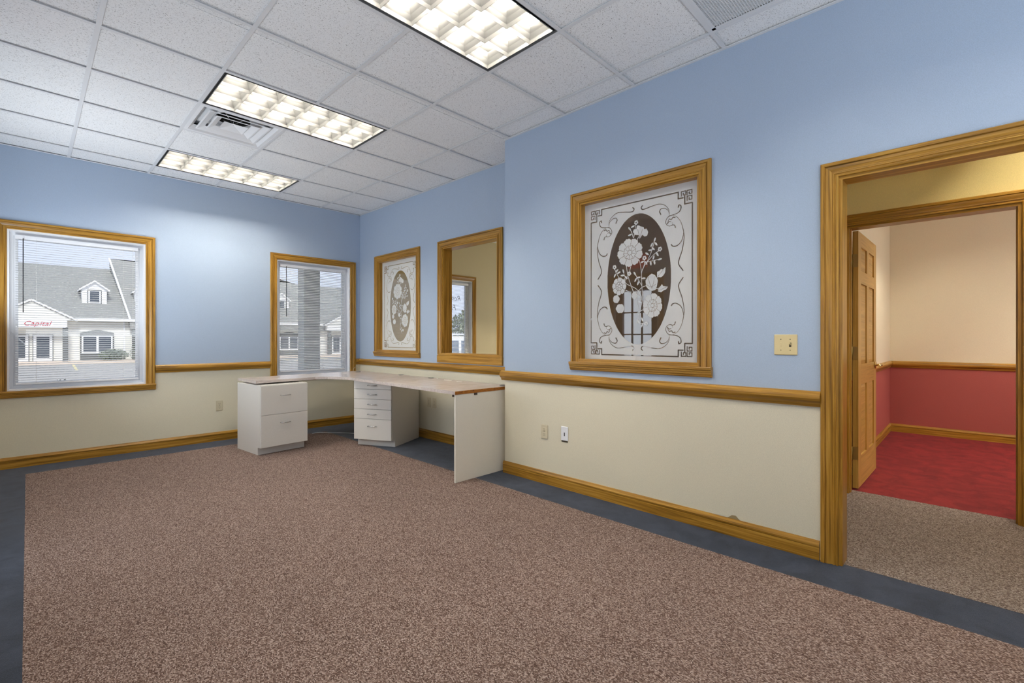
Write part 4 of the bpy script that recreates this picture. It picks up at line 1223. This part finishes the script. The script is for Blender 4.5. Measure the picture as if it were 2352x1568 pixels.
def dormer(xc, w=1.34):
    # front wall stands on the roof slope
    yd = YF + 1.35
    k = (yd + 3.51) / (YF + 3.51)
    zz = lambda z: 1.174 + (z - 1.174) * k
    hw = w / 2 * k
    z0, z1, zp = zz(3.36), zz(4.74), zz(5.36)
    b = MB(); b.v += [(xc - hw, yd, z0), (xc + hw, yd, z0), (xc + hw, yd, z1), (xc, yd, zp - .1), (xc - hw, yd, z1)]
    b.v += [(x, yd + 3.0, z) for x, _, z in b.v[:5]]
    b.f += [(0, 1, 2, 3, 4), (5, 6, 7, 8, 9)] + [(i, (i + 1) % 5, 5 + (i + 1) % 5, 5 + i) for i in range(5)]; b.m += [0] * 7; b.smooth += [False] * 7
    b.build('dormer_wall', TRIMW, shop)
    for s in (-1, 1):
        slab('dormer_rake', [(xc, yd - .2, zp + .02), (xc + s * (hw + .17), yd - .2, z1 - .03), (xc + s * (hw + .17), yd + 3.2, z1 - .03), (xc, yd + 3.2, zp + .02)], TRIMW, shop, .12)
        slab('dormer_roof', [(xc, yd - .12, zp + .06), (xc + s * (hw + .17), yd - .12, z1 + .01), (xc + s * (hw + .17), yd + 3.2, z1 + .01), (xc, yd + 3.2, zp + .06)], ROOFM, shop, .03)
    f = MB().box(xc - .40, xc + .40, yd - .05, yd, zz(3.68), zz(4.69)).build('dormer_window', GREYT, shop)
    MB().box(xc - .35, xc + .35, yd - .07, yd - .04, zz(3.73), zz(4.64)).build('sash', TRIMW, f)
    MB().box(xc - .26, xc + .26, yd - .085, yd - .06, zz(3.80), zz(4.58)).build('pane', DARKG, f)

entrance(-.02, True); entrance(21.7, True)
text('sign_lettering', 'Capital', .44, SIGNR, shop, Matrix.Translation((-.50, YF - 1.08, 2.05)) @ Matrix.Rotation(math.radians(90), 4, 'X') @ Matrix.Diagonal((1.03, 1, 1, 1)), .35)
far_window(3.22); far_window(16.5)
dormer(3.17); dormer(16.3); dormer(6.2)
for (x0, x1) in ((4.98, 5.02),):
    MB().box(5.15, 5.45, YF - .5, YF - .2, GZ, 2.2).build('porch_post', GREYT, shop)

def leafy(name, mat, c_, rx, ry, rz_, n, leaf, parent=None):
    b = MB()
    for _ in range(n):
        while True:
            p = Vector((random.uniform(-1, 1), random.uniform(-1, 1), random.uniform(-1, 1)))
            if p.length <= 1 and p.length > .35: break
        p = Vector((c_[0] + p.x * rx, c_[1] + p.y * ry, c_[2] + p.z * rz_))
        a = Vector((random.gauss(0, 1), random.gauss(0, 1), random.gauss(0, 1))).normalized(); u = a.orthogonal().normalized(); w = a.cross(u)
        s = leaf * random.uniform(.6, 1.3)
        b.quad([p - u * s, p - w * s * .5, p + u * s, p + w * s * .5])
    return b.build(name, mat, parent)
e = tag(empty('far_bush', (4.05, YF - .9, GZ)), 'rounded grey-green bush below the arched window across the lot', 'bush')
leafy('foliage', LEAFM, (4.05, YF - .9, .02), .86, .6, .42, 1400, .07, e)
MB().tube([(4.05, YF - .9, GZ), (4.05, YF - .9, .1)], .05, 6).build('stem', BARK, e)
e = tag(empty('far_bush', (5.4, YF - 1.2, GZ)), 'dark leggy bush at the far building beside the downspout', 'bush')
leafy('foliage', LEAF3, (5.35, YF - 1.2, .2), .45, .4, .7, 500, .07, e)
MB().tube([(5.35, YF - 1.2, GZ), (5.35, YF - 1.2, .3)], .04, 6).build('stem', BARK, e)
e = tag(empty('window_shrub', (-.05, 3.6, GZ)), 'low dark shrub just outside the large window', 'bush')
leafy('foliage', LEAF3, (-.02, 3.75, .36), .42, .25, .37, 900, .016, e)
MB().tube([(-.02, 3.75, GZ), (-.02, 3.75, .4)], .012, 6).build('stem', BARK, e)
e = tag(empty('window_shrub', (2.2, 4.6, GZ)), 'sparse twiggy shrub outside the window behind the desk', 'bush')
leafy('foliage', LEAF2, (2.95, 4.1, .45), .22, .2, .35, 350, .018, e)
MB().tube([(2.95, 4.1, GZ), (2.95, 4.1, .4)], .01, 6).build('stem', BARK, e)

# porch post in front of our own window
e = tag(empty('porch_column', (3.06, 4.75, GZ)), 'square grey porch column outside the window behind the desk', 'column')
MB().cbox(2.965, 3.235, 4.60, 4.87, GZ, 3.3, .004).build('shaft', plain('grey_column', lin(176, 178, 176), .7), e)
MB().box(2.94, 3.26, 4.575, 4.895, GZ, GZ + .2).build('plinth', plain('grey_column_base', lin(168, 170, 168), .7), e)
MB().box(-1, 8.5, YB + BW, 5.2, 3.05, 3.3).build('soffit', TRIMW, bpy.data.objects['roof'])

# parked white sport utility vehicle seen through the pass-through
CARW = plain('white_car_paint', lin(248, 249, 252), .2, coat=.6); CARG = plain('tinted_car_glass', lin(120, 132, 150), .08)
RUB = plain('rubber', (.02, .02, .02, 1), .8)
def make_car(cM, label, paint):
    car = bpy.data.objects.new('parked_car', None); link(car, None, cM); tag(car, label, 'car')
    # side profile: x length (front at -x), z height
    prof = [(-2.3, .42), (-2.3, .78), (-2.15, .98), (-1.15, 1.10), (-.55, 1.66), (-.30, 1.76), (1.7, 1.74), (2.05, 1.60), (2.28, 1.05), (2.3, .42)]
    b = MB(); n = len(prof)
    for y, inset in ((-.93, 0), (.93, 0)):
        for x, z in prof:
            k = max(0, (z - 1.05)) * .22
            b.v.append((x, y - math.copysign(k, y), z))
    b.f += [tuple(range(n)), tuple(range(2 * n - 1, n - 1, -1))] + [(k, (k + 1) % n, n + (k + 1) % n, n + k) for k in range(n)]; b.m += [0] * (n + 2); b.smooth += [False] * (n + 2)
    b.build('body', paint, car, cM)
    for y in (-1, 1):
        for q in ([(-.98, 1.13), (.10, 1.13), (.10, 1.62), (-.48, 1.62)], [(.18, 1.13), (1.15, 1.13), (1.15, 1.62), (.18, 1.62)], [(1.22, 1.13), (2.12, 1.13), (1.92, 1.60), (1.22, 1.62)]):
            b = MB(); P = [(x, y * (.935 - (z - 1.05) * .22), z) for x, z in q]; P2 = [(x, yy_ - y * .02, z) for x, yy_, z in P]
            b.v += P + P2; b.f += [(0, 1, 2, 3), (7, 6, 5, 4)] + [(k, (k + 1) % 4, 4 + (k + 1) % 4, 4 + k) for k in range(4)]; b.m += [0] * 6; b.smooth += [False] * 6
            b.build('side_window', CARG, car, cM)
        MB().tube([(-.3, y * .70, 1.82), (1.6, y * .70, 1.82)], .02, 6).build('roof_rail', paint, car, cM)
        MB().cbox(-.95, -.78, y * 1.0 - .09, y * 1.0 + .09, 1.12, 1.26, .02).build('side_mirror', paint, car, cM)
        for x in (-1.45, 1.45):
            w = MB().tube([(x, y * .72, .36), (x, y * .96, .36)], .36, 24).build('wheel', RUB, car, cM)
            MB().tube([(x, y * .95, .36), (x, y * .97, .36)], .22, 16).build('hubcap', CHROME, w, cM)
    b = MB(); b.quad([(-1.10, -.82, 1.15), (-1.10, .82, 1.15), (-.58, .74, 1.66), (-.58, -.74, 1.66)]); b.quad([(-1.12, -.82, 1.15), (-1.12, .82, 1.15), (-.60, .74, 1.66), (-.60, -.74, 1.66)])
    b.build('windshield', CARG, car, cM)
    return car
make_car(Matrix.Translation((9.9, 9.3, GZ)) @ Matrix.Rotation(math.radians(-35), 4, 'Z'), 'white parked sport utility vehicle seen through the pass-through window', CARW)
make_car(Matrix.Translation((6.75, YF - 3.6, GZ)) @ Matrix.Rotation(math.radians(62), 4, 'Z'), 'pale parked car beside the bush across the lot', plain('champagne_car_paint', lin(216, 208, 196), .3, coat=.5))

for (x, y, r, h, m_, lb) in ((26, 26, 2.6, 2.4, LEAFM, 'grey-green tree behind the parked car'), (33, 33, 2.8, 3.4, LEAF2, 'russet autumn tree above the parked car'), (20.5, 28, 2.0, 2.2, LEAFM, 'smaller green tree left of the parked car')):
    e = tag(empty('tree', (x, y, GZ)), lb, 'tree', 'trees beyond the parked car')
    leafy('crown', m_, (x, y, h - .3), r, r, h * .75, 2600, .16, e)
    MB().tube([(x, y, GZ), (x, y, h * .6)], [.16, .1], 8).build('trunk', BARK, e)

# lettering on the outside window of the next room, seen from behind
wl = tag(empty('window_lettering', (4.8, YB + .12, 1.3)), 'dark reversed script letters on the glass of the next room window', 'lettering')
LETM = plain('dark_decal', lin(70, 70, 72), .6)
for body, x, z, s in (('Ren', 4.945, 1.83, .125), ('Fa', 4.845, 1.665, .135), ('De', 4.890, 1.475, .13), ('Es.', 4.905, 1.31, .125)):
    text('letters', body, s, LETM, wl, Matrix.Translation((x, YB + .1225, z)) @ Matrix.Rotation(math.radians(90), 4, 'X') @ Matrix.Diagonal((-1, 1, .3, 1)), .25, -.0022)
